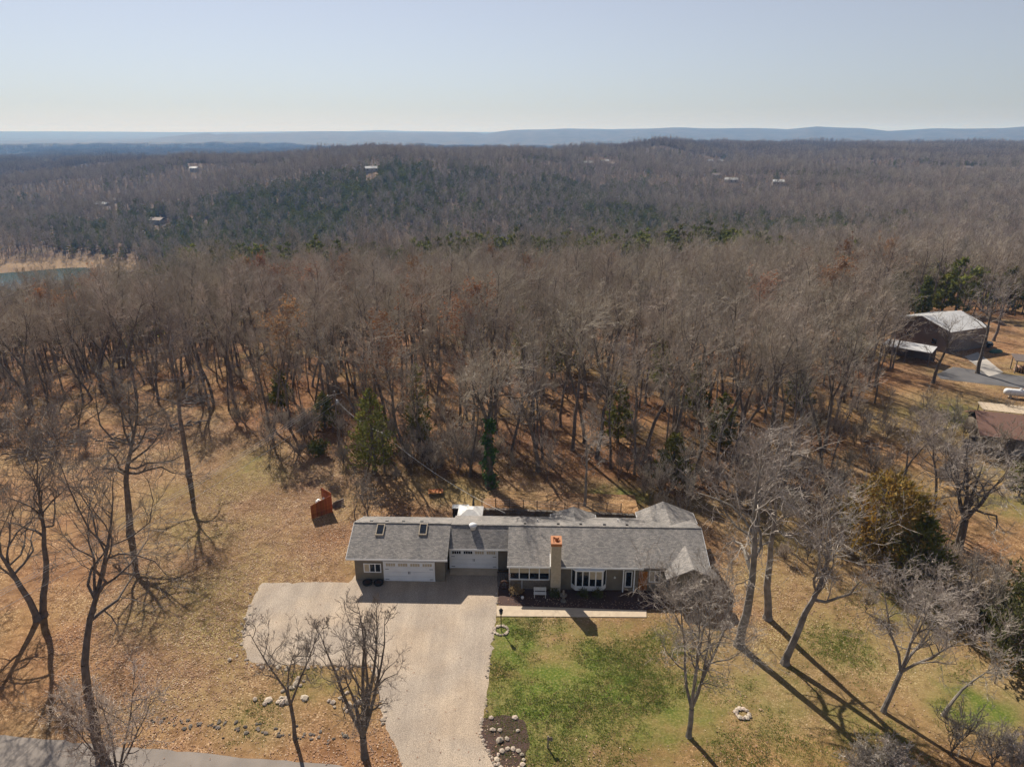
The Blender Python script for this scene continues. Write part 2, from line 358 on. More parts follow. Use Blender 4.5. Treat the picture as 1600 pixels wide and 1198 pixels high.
def gravel_mat():
    m = pm('gravel', (.47,.395,.315), (.39,.325,.26), .35, .95, .5, 55, detail=6); n = m.node_tree.nodes; l = m.node_tree.links
    tc = n['Texture Coordinate']; no = n.new('ShaderNodeTexNoise'); no.inputs['Scale'].default_value = 16; no.inputs['Detail'].default_value = 5
    l.new(tc.outputs['Object'], no.inputs[0]); rp = n.new('ShaderNodeValToRGB')
    rp.color_ramp.elements[0].position = .38; rp.color_ramp.elements[0].color = (.62,.61,.60,1); rp.color_ramp.elements[1].position = .62; rp.color_ramp.elements[1].color = (1.22,1.2,1.18,1)
    l.new(no.outputs[0], rp.inputs[0]); mx = n.new('ShaderNodeMixRGB'); mx.blend_type = 'MULTIPLY'; mx.inputs[0].default_value = 1
    p = n['Principled BSDF']; src = p.inputs['Base Color'].links[0].from_socket
    l.new(src, mx.inputs[1]); l.new(rp.outputs[0], mx.inputs[2])
    n2 = n.new('ShaderNodeTexNoise'); n2.inputs['Scale'].default_value = .16; n2.inputs['Detail'].default_value = 4; l.new(tc.outputs['Object'], n2.inputs[0])
    r2 = n.new('ShaderNodeValToRGB'); r2.color_ramp.elements[0].position = .4; r2.color_ramp.elements[0].color = (.93,.94,.96,1); r2.color_ramp.elements[1].position = .6; r2.color_ramp.elements[1].color = (1.04,1.0,.95,1)
    l.new(n2.outputs[0], r2.inputs[0]); m3 = n.new('ShaderNodeMixRGB'); m3.blend_type = 'MULTIPLY'; m3.inputs[0].default_value = 1
    l.new(mx.outputs[0], m3.inputs[1]); l.new(r2.outputs[0], m3.inputs[2])
    mp = n.new('ShaderNodeMapping'); mp.inputs['Scale'].default_value = (1.0,.07,1); mp.inputs['Rotation'].default_value = (0,0,-.03); l.new(tc.outputs['Object'], mp.inputs[0])
    n4 = n.new('ShaderNodeTexNoise'); n4.inputs['Scale'].default_value = .9; n4.inputs['Detail'].default_value = 5; l.new(mp.outputs[0], n4.inputs[0])
    r4 = n.new('ShaderNodeValToRGB'); r4.color_ramp.elements[0].position = .38; r4.color_ramp.elements[0].color = (.89,.885,.88,1); r4.color_ramp.elements[1].position = .62; r4.color_ramp.elements[1].color = (1.06,1.05,1.03,1); l.new(n4.outputs[0], r4.inputs[0])
    m5 = n.new('ShaderNodeMixRGB'); m5.blend_type = 'MULTIPLY'; m5.inputs[0].default_value = 1; l.new(m3.outputs[0], m5.inputs[1]); l.new(r4.outputs[0], m5.inputs[2]); l.new(m5.outputs[0], p.inputs['Base Color'])
gravel_mat()
DRIVE_PX = [(408,910),(545,909),(556,900),(780,882),(778,905),(776,960),(770,1000),(762,1080),(753,1140),(768,1185),(800,1260),(640,1260),(628,1190),(600,1130),(595,1092),(588,1060),(581,1037),(480,1040),(392,1036),(378,1005),(386,955)]
sheet('driveway', ragged(DRIVE_PX, .45, .07, 2), .012, 'gravel')
ra, rb = at(0, 1148), at(400, 1184); rd = (rb-ra).normalized(); rn = Vector((rd.y, -rd.x, 0))
RP = [ra - rd*120, rb + rd*140]; ROAD_A, ROAD_D = ra, rd
sheet('road', ragged([(p.xy) for p in (RP[0], RP[1], RP[1]+rn*6.4, RP[0]+rn*6.4)], .8, .06, 3, True), .008, 'asphalt')
sheet('flower_bed', ragged([(778,905),(1040,915),(1040,950),(985,954),(880,951),(778,946)], .5, .05, 4), .010, 'mulch')
sheet('mulch_bed', ragged([(752,1120),(790,1116),(820,1125),(828,1160),(815,1190),(790,1225),(768,1190),(752,1150)], .4, .05, 5), .016, 'mulch')
hw = MB(); w = [at(*p) for p in [(776,963),(776,946.5),(1010,954),(1010,964.5)]]
hw.prism([tuple(p.xy) for p in w], 0.0, .07); struct(hw.build('walkway', 'concrete'))
nd = MB(); sheet('neighbour_drive', ragged([(1462,585),(1490,573),(1560,583),(1700,600),(1760,640),(1600,607),(1540,600),(1470,592)], 1, .08, 6), .012, 'asphalt_dark')
sheet('neighbour_apron', ragged([(1507,557),(1528,550),(1568,582),(1545,588)], 1, .03, 7), .02, 'concrete_plain')
# ------------------------------------------------------------ the house: local frame with its pivot at (0, 59)
HA = R(-1.6)
def HL(p):                                           # world point -> house frame
    c, s = math.cos(-HA), math.sin(-HA); x, y = p.x, p.y-59; return Vector((c*x-s*y, s*x+c*y, p.z))
def HW(x, y, z=0):
    c, s = math.cos(HA), math.sin(HA); return Vector((c*x-s*y, s*x+c*y+59, z))
house = thing('ranch_house', 'long low ranch house with grey shingle roof, beige chimney and two white garage doors', 'house', (0,59,0), HA)
GE, GR, GB = (.30, 2.87), (4.33, 4.54), (8.37, 2.87)      # left garage: front eave, ridge, back eave (y, z)
ME, MR, MK = (-.50, 2.82), (4.20, 4.52), (8.9, 2.82)      # main house
sl_m = (MR[1]-ME[1])/(MR[0]-ME[0])
def mz(y): return ME[1] + sl_m*(y-ME[0])
G2Y, G2Z = 1.95, 3.10                                # the roof over the second garage is steeper and lower at the front
XR = 18.95
# walls
w = MB(); w.prism([(-15.6,.85),(-6.66,.85),(-6.66,7.9),(-15.6,7.9)], -.2, 2.62)
for x in (-15.6, -6.66):
    e = .12 if x < -10 else -.12
    w.add([(x,.85,2.62),(x,7.9,2.62),(x,4.33,4.36),(x+e,.85,2.62),(x+e,7.9,2.62),(x+e,4.33,4.36)], [(0,1,2),(5,4,3),(0,3,4,1),(1,4,5,2),(2,5,3,0)])
w.build('wall', 'siding', house)
w = MB(); w.prism([(-6.5,2.9),(-.35,2.9),(-.35,-.1),(18.4,-.1),(18.4,8.4),(-6.5,8.4)], -.2, 2.68)
w.add([(-.36,-.1,2.68),(-.36,4.2,2.68),(-.36,4.2,4.32),(-.24,-.1,2.68),(-.24,4.2,2.68),(-.24,4.2,4.32)], [(0,2,1),(3,4,5),(0,3,5,2),(1,2,5,4)])
w.prism([(-6.5,2.9),(-.5,2.9),(-.5,5),(-6.5,5)], 2.68, 3.35)
w.add([(18.4,-.1,2.68),(18.4,8.4,2.68),(18.4,4.2,4.34),(18.28,-.1,2.68),(18.28,8.4,2.68),(18.28,4.2,4.34)], [(0,1,2),(5,4,3),(0,3,4,1),(1,4,5,2),(2,5,3,0)])
w.build('wall', 'siding', house)
MB().box(-.36, 3.72, -.16, -.1, -.1, 1.05).build('brick_base', 'brick_wall', house)
# roofs
def roof(name, xs, prof, parent=house, th=.16, mat='shingle'):
    x0, x1 = xs; m = MB()
    for (ya, za), (yb, zb) in zip(prof, prof[1:]):
        m.slab([(x0,ya,za),(x1,ya,za),(x1,yb,zb),(x0,yb,zb)], th)
    return m.build(name, mat, parent)
rg = roof('roof', (-16.25, -6.33), [GE, GR, GB])
rm = MB()
rm.slab([(-6.35,G2Y,G2Z),(-.45,G2Y,G2Z),(-.45,*MR),(-6.35,*MR)], .16)
rm.slab([(-.45,*ME),(XR,*ME),(XR,*MR),(-.45,*MR)], .16)
rm.slab([(-6.35,*MR),(XR,*MR),(XR,*MK),(-6.35,*MK)], .16)
rm = rm.build('roof', 'shingle', house)
MB().box(-16.25,-6.33,4.2,4.46,4.485,4.56).build('ridge_cap', 'shingle', rg); MB().box(-6.3,XR,4.08,4.32,4.47,4.545).build('ridge_cap', 'shingle', rm)
# fascias and trim (white)
MB().box(-16.27,-6.31,GE[0]-.04,GE[0]-.003,2.66,2.85).build('fascia', 'white_paint', rg)
MB().box(-6.3,-.43,G2Y-.04,G2Y-.003,G2Z-.18,G2Z-.02).build('fascia', 'white_paint', rm)
MB().box(-.47,12.6,ME[0]-.04,ME[0]-.003,2.62,2.805).build('fascia', 'white_paint', rm)
for xx in (-16.29, ):
    m = MB(); m.slab([(xx,GE[0],GE[1]-.01),(xx+.035,GE[0],GE[1]-.01),(xx+.035,GR[0],GR[1]-.01),(xx,GR[0],GR[1]-.01)], .16)
    m.slab([(xx,GR[0],GR[1]-.01),(xx+.035,GR[0],GR[1]-.01),(xx+.035,GB[0],GB[1]-.01),(xx,GB[0],GB[1]-.01)], .16); m.build('rake_board', 'white_paint', rg)
m = MB(); m.slab([(XR+.004,ME[0],ME[1]-.01),(XR+.04,ME[0],ME[1]-.01),(XR+.04,MR[0],MR[1]-.01),(XR+.004,MR[0],MR[1]-.01)], .16); m.build('rake_board', 'white_paint', rm)
# front gable wing at the right end
apx = HL(at(1062, 847, 3.75)); gx = 17.0; gz = 3.78; gy = ME[0] + (gz-ME[1])/sl_m; fy = -2.0; hwid = 2.45
m = MB(); e0 = 2.62
m.slab([(gx-hwid,fy,e0+.02),(gx,fy,gz),(gx,gy,gz),(gx-hwid,ME[0]-.35,e0+.02)], .14)
m.slab([(gx,fy,gz),(gx+hwid,fy,e0+.02),(gx+hwid,ME[0]-.35,e0+.02),(gx,gy,gz)], .14)
for o_ in (m,): fg = m.build('roof', 'shingle', house)
m = MB(); m.prism([(gx-hwid+.4,fy+.45),(gx+hwid-.45,fy+.45),(gx+hwid-.45,.2),(gx-hwid+.4,.2)], -.2, 2.5)
m.add([(gx-hwid+.4,fy+.45,2.5),(gx+hwid-.45,fy+.45,2.5),(gx,fy+.45,3.55),(gx-hwid+.4,fy+.6,2.5),(gx+hwid-.45,fy+.6,2.5),(gx,fy+.6,3.55)], [(0,1,2),(5,4,3),(1,4,5,2),(2,5,3,0)])
m.build('wall', 'siding', house)
# two rear wings with gables
def rear_wing(pl, pr, ptop, zr, ybk):
    a = HL(at(*pl, 2.75)); b = HL(at(*pr, 2.75)); c = HL(at(*ptop, zr)); y1 = c.y; y0 = MR[0] + .3
    m = MB(); z1 = 2.75
    m.slab([(a.x,y1,z1),(c.x,y1,zr),(c.x,y0+1.0,zr),(a.x,y0+3.4,z1)][::-1], .15); m.slab([(c.x,y1,zr),(b.x,y1,z1),(b.x,y0+3.4,z1),(c.x,y0+1.0,zr)][::-1], .15)
    o = m.build('roof', 'shingle', house)
    w_ = MB(); w_.prism([(a.x+.35,8.4),(b.x-.35,8.4),(b.x-.35,y1-.4),(a.x+.35,y1-.4)], -.2, 2.6)
    w_.add([(a.x+.35,y1-.5,2.6),(b.x-.35,y1-.5,2.6),(c.x,y1-.5,zr-.25),(a.x+.35,y1-.4,2.6),(b.x-.35,y1-.4,2.6),(c.x,y1-.4,zr-.25)], [(0,1,2),(5,4,3),(1,4,5,2),(2,5,3,0)])
    w_.build('wall', 'siding', house)
    f = MB(); f.slab([(a.x-.04,y0+3.6,z1-.02),(a.x-.004,y0+3.6,z1-.02),(a.x-.004,y1,z1-.02),(a.x-.04,y1,z1-.02)], .14); f.build('fascia', 'white_paint', o)
    f = MB(); f.slab([(b.x+.004,y0+3.6,z1-.02),(b.x+.04,y0+3.6,z1-.02),(b.x+.04,y1,z1-.02),(b.x+.004,y1,z1-.02)], .14); f.build('fascia', 'white_paint', o)
rear_wing((860,803), (930,803), (896,791), 3.7, 0)
rear_wing((993,799), (1082,800), (1036,783), 4.1, 0)
# skylights, vents, roof fan
def on_left(y): return GE[1] + (GR[1]-GE[1])/(GR[0]-GE[0])*(y-GE[0])
for px in (594.5, 661.5):
    c = HL(at(px, 832, 3.9)); s_ = thing('skylight', None, None); s_.parent = house
    y0, y1 = c.y-.62, c.y+.62; x0, x1 = c.x-.40, c.x+.40; m = MB()
    for a in ((x0,x1,y0,y0+.08),(x0,x1,y1-.08,y1),(x0,x0+.08,y0+.08,y1-.08),(x1-.08,x1,y0+.08,y1-.08)):
        q = [(a[0],a[2],on_left(a[2])+.16),(a[1],a[2],on_left(a[2])+.16),(a[1],a[3],on_left(a[3])+.16),(a[0],a[3],on_left(a[3])+.16)]; m.slab(q, .2)
    m.build('frame', 'stucco', s_)
    q = [(x0+.08,y0+.08,on_left(y0+.08)+.12),(x1-.08,y0+.08,on_left(y0+.08)+.12),(x1-.08,y1-.08,on_left(y1-.08)+.12),(x0+.08,y1-.08,on_left(y1-.08)+.12)]
    MB().slab(q, .03).build('pane', 'glass', s_)
for k, x in enumerate([-14.6,-13.0,-11.3,-9.4]): MB().box(x-.16,x+.16,4.75,4.95,4.36,4.47).build('roof_vent', 'black_metal', rg)
for x in (1.2,4.6,6.9,9.3,11.6): MB().box(x-.14,x+.14,4.75,4.92,4.30,4.42).build('roof_vent', 'black_metal', rm)
fan = MB(); fan.lathe([(.30,0),(.30,.35),(.42,.36),(.40,.52),(.18,.66),(.05,.68)], 12, (-4.05,3.85,4.20)); fan.build('roof_fan', 'white_paint', rm, True)
MB().lathe([(.06,0),(.06,.45)], 8, (10.9,6.6,3.5)).build('vent_pipe', 'white_paint', rm)
MB().lathe([(.06,0),(.06,.5)], 8, (2.5,6.2,3.55)).build('vent_pipe', 'white_paint', rm)
# chimney
ch = MB(); ch.prism([(3.74,-.93),(4.70,-.93),(4.70,.48),(3.74,.48)], -.2, 5.42); ch = ch.build('chimney', 'stucco', house)
m = MB(); x0, x1, y0, y1 = 3.70, 4.74, -.97, .52
for a in ((x0,x1,y0,y0+.24),(x0,x1,y1-.24,y1),(x0,x0+.24,y0+.24,y1-.24),(x1-.24,x1,y0+.24,y1-.24)): m.box(*a, 5.32, 5.62)
m.box(x0+.24,x1-.24,y0+.24,y1-.24,5.43,5.47); m.build('chimney_cap', 'copper', ch)
MB().lathe([(.17,0),(.17,.3),(.22,.32),(.20,.42)], 12, (4.27,-.15,5.47)).build('flue', 'copper', ch)
m = MB(); m.slab([(3.66,ME[0]-.02,2.85),(3.735,ME[0]-.02,2.85),(3.735,.9,3.36),(3.66,.9,3.36)], .05); m.build('flashing', 'white_paint', ch)
# garage doors with windows, hinges and handles
def garage_door(x0, x1, y, z0, z1, dark):
    d = thing('garage_door', None, None); d.parent = house
    n = 4; h = (z1-z0)/n
    for k in range(n):
        MB().box(x0, x1, y-.06, y, z0+k*h+.008, z0+(k+1)*h-.008).build('panel', 'door_white', d)
    tr = MB(); tr.box(x0-.13,x0-.01,y-.09,y,z0,z1+.12); tr.box(x1+.01,x1+.13,y-.09,y,z0,z1+.12); tr.box(x0-.01,x1+.01,y-.09,y,z1+.005,z1+.12)
    tr.build('trim', 'white_paint', d)
    w4 = (x1-x0)/4
    for k in range(4):
        a = x0+k*w4+.13; b = x0+(k+1)*w4-.13; za, zb = z1-h+.12, z1-.10
        wn_ = MB(); wn_.box(a-.03,b+.03,y-.075,y-.061,za-.03,zb+.03); wn_ = wn_.build('window', 'door_white', d)
        pw = (b-a)/4
        for q in range(4):
            MB().box(a+q*pw+.02, a+(q+1)*pw-.02, y-.085, y-.076, za, zb).build('pane', 'glass' if k in dark else 'blind', wn_)
    for sx in (x0+.05, x1-.40):
        for zz in (z0+h*.35, z0+h*2.55): MB().box(sx,sx+.35,y-.075,y-.061,zz,zz+.05).build('hinge', 'black_metal', d)
    c = (x0+x1)/2
    for s_ in (-.09,.05): MB().box(c+s_,c+s_+.04,y-.11,y-.061,z0+h*1.6,z0+h*1.6+.28).build('handle', 'black_metal', d)
garage_door(-12.62, -7.78, .85, .02, 2.14, ())
garage_door(-6.28, -1.62, 2.9, .25, 2.35, (0, 1))
m = MB(); m.add([(-6.35,2.0,0),(-1.5,2.0,0),(-1.5,2.9,0),(-6.35,2.9,0),(-6.35,2.0,.03),(-1.5,2.0,.03),(-1.5,2.9,.24),(-6.35,2.9,.24)], [(0,3,2,1),(4,5,6,7),(0,1,5,4),(1,2,6,5),(2,3,7,6),(3,0,4,7)]); m.build('garage_ramp', 'concrete', house)
# windows
def window(x0, x1, y, z0, z1, lites, kinds, proud=.05):
    fr = MB(); t = .09
    fr.box(x0,x1,y-proud,y,z0,z0+t); fr.box(x0,x1,y-proud,y,z1-t,z1); st = (x1-x0-t)/lites
    for k in range(lites+1): fr.box(x0+k*st, x0+k*st+t, y-proud+.002, y, z0+t, z1-t)
    wdw = fr.build('window', 'white_paint', house)
    for k in range(lites):
        a, b = x0+k*st+t, x0+(k+1)*st; kd = kinds[k]
        zs = z0+t if kd == 2 else (z0+z1)/2 if kd == 1 else z1
        MB().box(a, b, y-.02, y-.004, z0+t, min(zs, z1-t)+(.0 if zs < z1 else 0)).build('pane', 'glass', wdw) if kd != 2 else None
        if kd: MB().box(a, b, y-.024, y-.004, max(zs, z0+t), z1-t).build('blind', 'blind', wdw)
    return wdw
window(-14.72, -12.98, .85, .95, 1.98, 3, (2, 0, 0))
window(-.30, 3.66, -.1, 1.08, 2.55, 4, (1, 1, 1, 1), .14)
# bay window
bay = thing('bay_window', None, None); bay.parent = house
bp = [(5.75,-.1),(6.15,-.66),(8.75,-.66),(9.15,-.1)]
MB().prism(bp, .28, .78).build('apron', 'white_paint', bay); MB().prism([(5.69,-.1),(6.12,-.72),(8.78,-.72),(9.21,-.1)], 2.45, 2.58).build('head', 'white_paint', bay)
st = (8.75-6.15-.1)/4; m = MB()
for k in range(5): m.box(6.15+k*st, 6.15+k*st+.1, -.66, -.58, .785, 2.445)
m.build('mullion', 'white_paint', bay)
for k in range(4):
    MB().box(6.25+k*st, 6.15+(k+1)*st, -.63, -.61, .785, 2.445 if k < 2 else 1.55).build('pane', 'glass', bay)
    if k > 1: MB().box(6.25+k*st, 6.15+(k+1)*st, -.63, -.61, 1.555, 2.445).build('blind', 'blind', bay)
for a, b in ((bp[0],bp[1]),(bp[2],bp[3])):
    a = Vector(a); b = Vector(b); d = (b-a).normalized(); n_ = Vector((d.y,-d.x))
    q = lambda s, e: [tuple(a+d*s), tuple(a+d*e), tuple(a+d*e-n_*.05), tuple(a+d*s-n_*.05)]
    L_ = (b-a).length
    MB().prism(q(.12, L_-.12), .785, 2.445).build('pane', 'glass', bay)
    m = MB(); m.prism(q(.0,.118), .785, 2.445); m.prism(q(L_-.118, L_-.002), .785, 2.445); m.build('mullion', 'white_paint', bay)
# front door, porch posts, side window
MB().box(12.25,13.1,-.16,-.102,.1,2.2).build('door', 'wood_red', house)
for x in (10.7,11.75): MB().box(x,x+.1,-.44,-.34,0,2.64).build('porch_post', 'white_paint', house)
window(10.95, 11.65, -.1, .4, 2.2, 1, (0,), .05); window(13.25, 14.35, -.1, 1.0, 2.3, 2, (2, 0), .06)
MB().box(.95,1.0,-.2,-.162,0,1.0).build('downspout', 'white_paint', house)
MB().tube([(9.95,-.12,1.5),(9.95,-.24,1.5)], .1, 8).build('wall_lamp', 'fabric_white', house)
# ------------------------------------------------------------ stones, borders, beds and small yard things
def rock_mesh(seed, mat='stone', flat=.6):
    import bmesh
    r = random.Random(seed); bm = bmesh.new(); bmesh.ops.create_icosphere(bm, subdivisions=1, radius=1.0)
    for v in bm.verts:
        k = r.uniform(.7, 1.15); v.co = Vector((v.co.x*k, v.co.y*k*r.uniform(.8,1.1), max(v.co.z, -.4)*k*flat))
    me = bpy.data.meshes.new('stone'); bm.to_mesh(me); bm.free(); me.materials.append(MATS[mat]); return me
ROCKS = [rock_mesh(k) for k in range(6)]; DROCKS = [rock_mesh(k+20, 'stone_dark') for k in range(4)]
def rock(parent, p, s, r, rocks=ROCKS, name='stone'):
    o = bpy.data.objects.new(name, r.choice(rocks)); COL.objects.link(o); o.parent = parent
    o.location = p; o.scale = (s*r.uniform(.8,1.3), s*r.uniform(.7,1.1), s*r.uniform(.7,1.1)); o.rotation_euler.z = r.uniform(0, 6.28); return o
def border(px_line, label, spacing, size, seed, rocks=ROCKS, skip=.1, jit=.12, zoff=0, cat='stone edging'):
    r = random.Random(seed); P = [at(*p) for p in px_line]; base = P[0].copy()
    t = thing('stone_border', label, cat, base); acc = 0
    for a, b in zip(P, P[1:]):
        L_ = (b-a).length; s = 0
        while s < L_:
            if r.random() > skip:
                p = a.lerp(b, s/L_) - base; rock(t, (p.x+r.gauss(0,jit), p.y+r.gauss(0,jit), .02+zoff), size*r.uniform(.6,1.35), r, rocks)
            s += spacing*r.uniform(.7,1.3)
    return t
border([(396,945),(384,985),(378,1010),(385,1040)], 'loose pale stones edging the gravel turnaround beside the leafy yard', .38, .17, 1, jit=.35)
border([(392,1040),(450,1042),(520,1042),(581,1040)], 'row of pale stones between the gravel turnaround and the grassy island', .42, .2, 2, jit=.18)
border([(582,1040),(590,1070),(597,1105),(600,1140)], 'pale stones edging the grassy island beside the long gravel drive', .45, .19, 3, jit=.15)
border([(777,903),(777,925),(776,945)], 'line of whitish stones between gravel drive and front flower bed', .3, .14, 4, jit=.03, skip=0)
border([(753,1122),(750,1145),(755,1160),(766,1180),(780,1205)], 'curved line of pale stones edging the drive side of the mulch bed', .3, .16, 5, jit=.04, skip=.05)
border([(775,962),(768,1005),(762,1060),(757,1110)], 'dark scattered clods along the lawn edge of the gravel drive', .55, .1, 6, DROCKS, jit=.1, skip=.3)
border([(230,1122),(300,1128),(380,1140),(460,1148),(540,1150)], 'low broken row of dark stones along the bank above the road', .22, .15, 7, DROCKS, jit=.3, skip=.1)
def cluster(name, px, label, n, spread, size, seed, cat='rocks', rocks=ROCKS):
    r = random.Random(seed); b = at(*px); t = thing(name, label, cat, b)
    for k in range(n): rock(t, (r.gauss(0,spread), r.gauss(0,spread), .05), size*r.uniform(.6,1.4), r, rocks)
    return t
cluster('rock_cluster', (435,1098), 'heap of tan rocks on the island beside the slim forked tree', 16, .7, .28, 11)
cluster('rock_cluster', (540,1100), 'heap of tan rocks on the island under the many-stemmed tree', 14, .7, .26, 12)
cluster('rock_cluster', (462,1072), 'flat pale rocks on the island grass near the gravel turnaround', 7, .5, .22, 13)
r_ = random.Random(31)
for k, (px, s, lab) in enumerate([((768,1122),.22,'pale rock near the top corner of the mulch bed'),((805,1122),.26,'orange-tan rock on the lawn corner of the mulch bed'),((770,1140),.26,'tan rock beside two smaller rocks in the mulch bed'),((781,1141),.24,'pointed pale rock in the middle of the mulch bed'),((809,1142),.2,'pale rock on the lawn side of the mulch bed'),((781,1157),.42,'large squarish brown boulder in the mulch bed'),((792,1155),.22,'pale rock beside the large brown boulder'),((359,1031),.24,'lone pale rock on the leaves beside the turnaround'),((391,928),.2,'dark lone rock near the top of the turnaround')]):
    o = rock(None, at(*px) + Vector((0,0,.06)), s, r_, ROCKS if k != 8 else DROCKS, 'rock'); tag(o, lab, 'rock')
def ring(px, rad, n, size, label, name='stone_ring', cat='stone ring', seed=3):
    r = random.Random(seed); t = thing(name, label, cat, at(*px))
    for k in range(n):
        a = 6.283*k/n; rock(t, (rad*math.cos(a), rad*math.sin(a), .06), size*r.uniform(.8,1.2), r)
    return t
ring((783,985), .62, 15, .16, 'ring of whitish stones round the foot of the yard lamp post')
ring((797,1187), .95, 14, .2, 'ring of pale stones round a leaf-filled pit at the end of the mulch bed')
ring((1160,1115), .5, 11, .2, 'small round stone fire ring on the grass', cat='fire ring')
# lamp post
b = at(783, 985); t = thing('lamp_post', 'slim dark lamp post inside a ring of whitish stones by the drive', 'lamp post', b)
MB().tube([(0,0,0),(0,0,1.75)], .045, 8).build('post', 'black_metal', t); MB().lathe([(.07,1.75),(.14,1.82),(.17,2.1),(.06,2.2)], 8).build('lantern', 'glass', t); MB().lathe([(.2,2.2),(.05,2.36),(.02,2.45)], 8).build('cap', 'black_metal', t)
# sign stake near road
b = at(856, 1168); t = thing('mailbox_post', 'dark upright post with a small board on the lawn near the mulch bed', 'post', b)
MB().box(-.05,.05,-.05,.05,0,1.1).build('post', 'wood_grey', t); MB().box(-.06,.32,-.08,-.052,.75,1.05).build('board', 'wood_grey', t)
# bench, statue, planters, porch clutter
b = HW(2.72, -1.35); t = thing('garden_bench', 'small whitish slatted bench standing in the dark front bed', 'bench', b, HA)
for k in range(4): MB().box(-.6,.6,-.25+k*.13,-.15+k*.13,.40,.43).build('seat_slat', 'fabric_white', t)
for k in range(3): MB().box(-.6,.6,.27,.30,.52+k*.13,.61+k*.13).build('back_slat', 'fabric_white', t)
for sx in (-.55,.5): MB().box(sx,sx+.05,-.24,-.19,0,.40).build('leg', 'fabric_white', t); MB().box(sx,sx+.05,.30,.35,0,.88).build('leg', 'fabric_white', t)
b = HW(4.95, -2.0); t = thing('garden_statue', 'grey stone birdbath-like statue in front of the chimney', 'statue', b)
MB().lathe([(.28,0),(.28,.12),(.12,.2),(.10,.55),(.34,.66),(.36,.74),(.08,.76)], 12).build('basin', 'stone_dark', t, True); MB().lathe([(.1,.76),(.14,.95),(.08,1.1),(.1,1.22),(.02,1.32)], 8).build('figure', 'stone_dark', t, True)
for k, (x, lb) in enumerate(((-14.3,'round dark planter tub under the garage window, nearer the house corner'),(-13.2,'round dark planter tub under the garage window, nearer the garage door'))):
    t = thing('planter', lb, 'planter', HW(x, .25))
    MB().lathe([(.42,0),(.50,.14),(.50,.26),(.36,.27),(.34,.18)], 14).build('tub', 'rubber', t, True); MB().lathe([(.34,.19),(.33,.22)], 12).build('soil', 'mulch', t)
b = HW(-.95, .75); t = thing('porch_railing', 'dark railing and steps between the garage and the sunroom windows', 'railing', b, HA)
for k in range(5): MB().box(-.5+k*.25,-.46+k*.25,.0,.04,.3,1.2).build('baluster', 'black_metal', t)
MB().box(-.55,.58,-.02,.06,1.2,1.26).build('rail', 'black_metal', t); MB().box(-.55,.58,.06,1.5,0,.3).build('landing', 'wood_grey', t); MB().box(-.5,.5,-.55,-.02,0,.15).build('step', 'wood_grey', t)
b = HW(-.75, -.35); t = thing('wreath_stand', 'dark round wreath on a stand beside the gravel drive', 'wreath', b)
m = MB(); m.tube([(.36*math.cos(a*.5236),.02*(a%2),.62+.36*math.sin(a*.5236)) for a in range(13)], .11, 6); m.build('wreath', 'mulch', t); MB().tube([(0,.12,0),(0,.05,.7)], .03, 6).build('stand', 'black_metal', t)
b = HW(-.25, -.25); t = thing('flag', 'small red and white striped garden flag by the sunroom corner', 'flag', b)
MB().tube([(0,0,0),(.1,-.1,1.9)], .02, 6).build('pole', 'white_paint', t)
for k in range(5): MB().box(-.03,.0,-.1,.12,1.3+k*.1,1.395+k*.1).build('stripe', 'red_paint' if k % 2 == 0 else 'white_paint', t)
o = MB().lathe([(.02,0),(.12,.05),(.15,.15),(.12,.25),(.02,.3)], 10).build('ball', 'fabric_white', None, True, HW(1.05,-1.75,.02)); tag(o, 'white round ball lying in the dark flower bed', 'ball')
# ------------------------------------------------------------ behind the house
b = HW(0, 0); bw0, bw1 = at(752, 794, 1.25), at(1000, 804, 1.25); bw0.z = bw1.z = 0
def along(a, c, t): return a + (c-a)*t
rw = thing('retaining_wall', 'low dark stone retaining wall behind the long house', 'wall', bw0); rr = random.Random(9)
dv = bw1-bw0; LL = dv.length; az_ = math.atan2(dv.y, dv.x); rw.rotation_euler.z = az_
me_s = [MB().box(-.3,.3,-.22,.22,0,.26).mesh('stone', 'stone_dark'), MB().prism([(-.32,-.2),(.28,-.24),(.33,.18),(-.27,.22)],0,.24).mesh('stone', 'stone_dark')]
for row in range(5):
    x = 0
    while x < LL:
        if row*LL/.64 < 1e9:
            o = bpy.data.objects.new('stone', rr.choice(me_s)); COL.objects.link(o); o.parent = rw; o.location = (x+.32*(row % 2), rr.gauss(0,.04), row*.255); o.rotation_euler.z = rr.gauss(0,.06)
        x += .66
n_ = Vector((-dv.y, dv.x, 0)).normalized()
m = MB(); m.add([bw0+n_*.1+Vector((0,0,-.1)),bw1+n_*.1+Vector((0,0,-.1)),bw1+n_*5+Vector((0,0,-.1)),bw0+n_*5+Vector((0,0,-.1)),bw0+n_*.1+Vector((0,0,1.22)),bw1+n_*.1+Vector((0,0,1.22)),bw1+n_*7,bw0+n_*7], [(4,5,6,7),(0,1,5,4),(0,4,7,3),(1,2,6,5)])
o = struct(m.build('terrace', 'mulch')); o.data.materials[0] = ground.data.materials[0]
fc = thing('post_fence', 'row of thin dark fence posts with wire along the top of the retaining wall', 'fence', bw0 + n_*.7, az_)
for k in range(11): MB().box(k*1.6-.05,k*1.6+.05,-.05,.05,1.0,2.2).build('post', 'log', fc)
for zz in (1.45, 1.75, 2.05): MB().box(0,16,-.008,.008,zz,zz+.016).build('wire', 'grey_metal', fc)
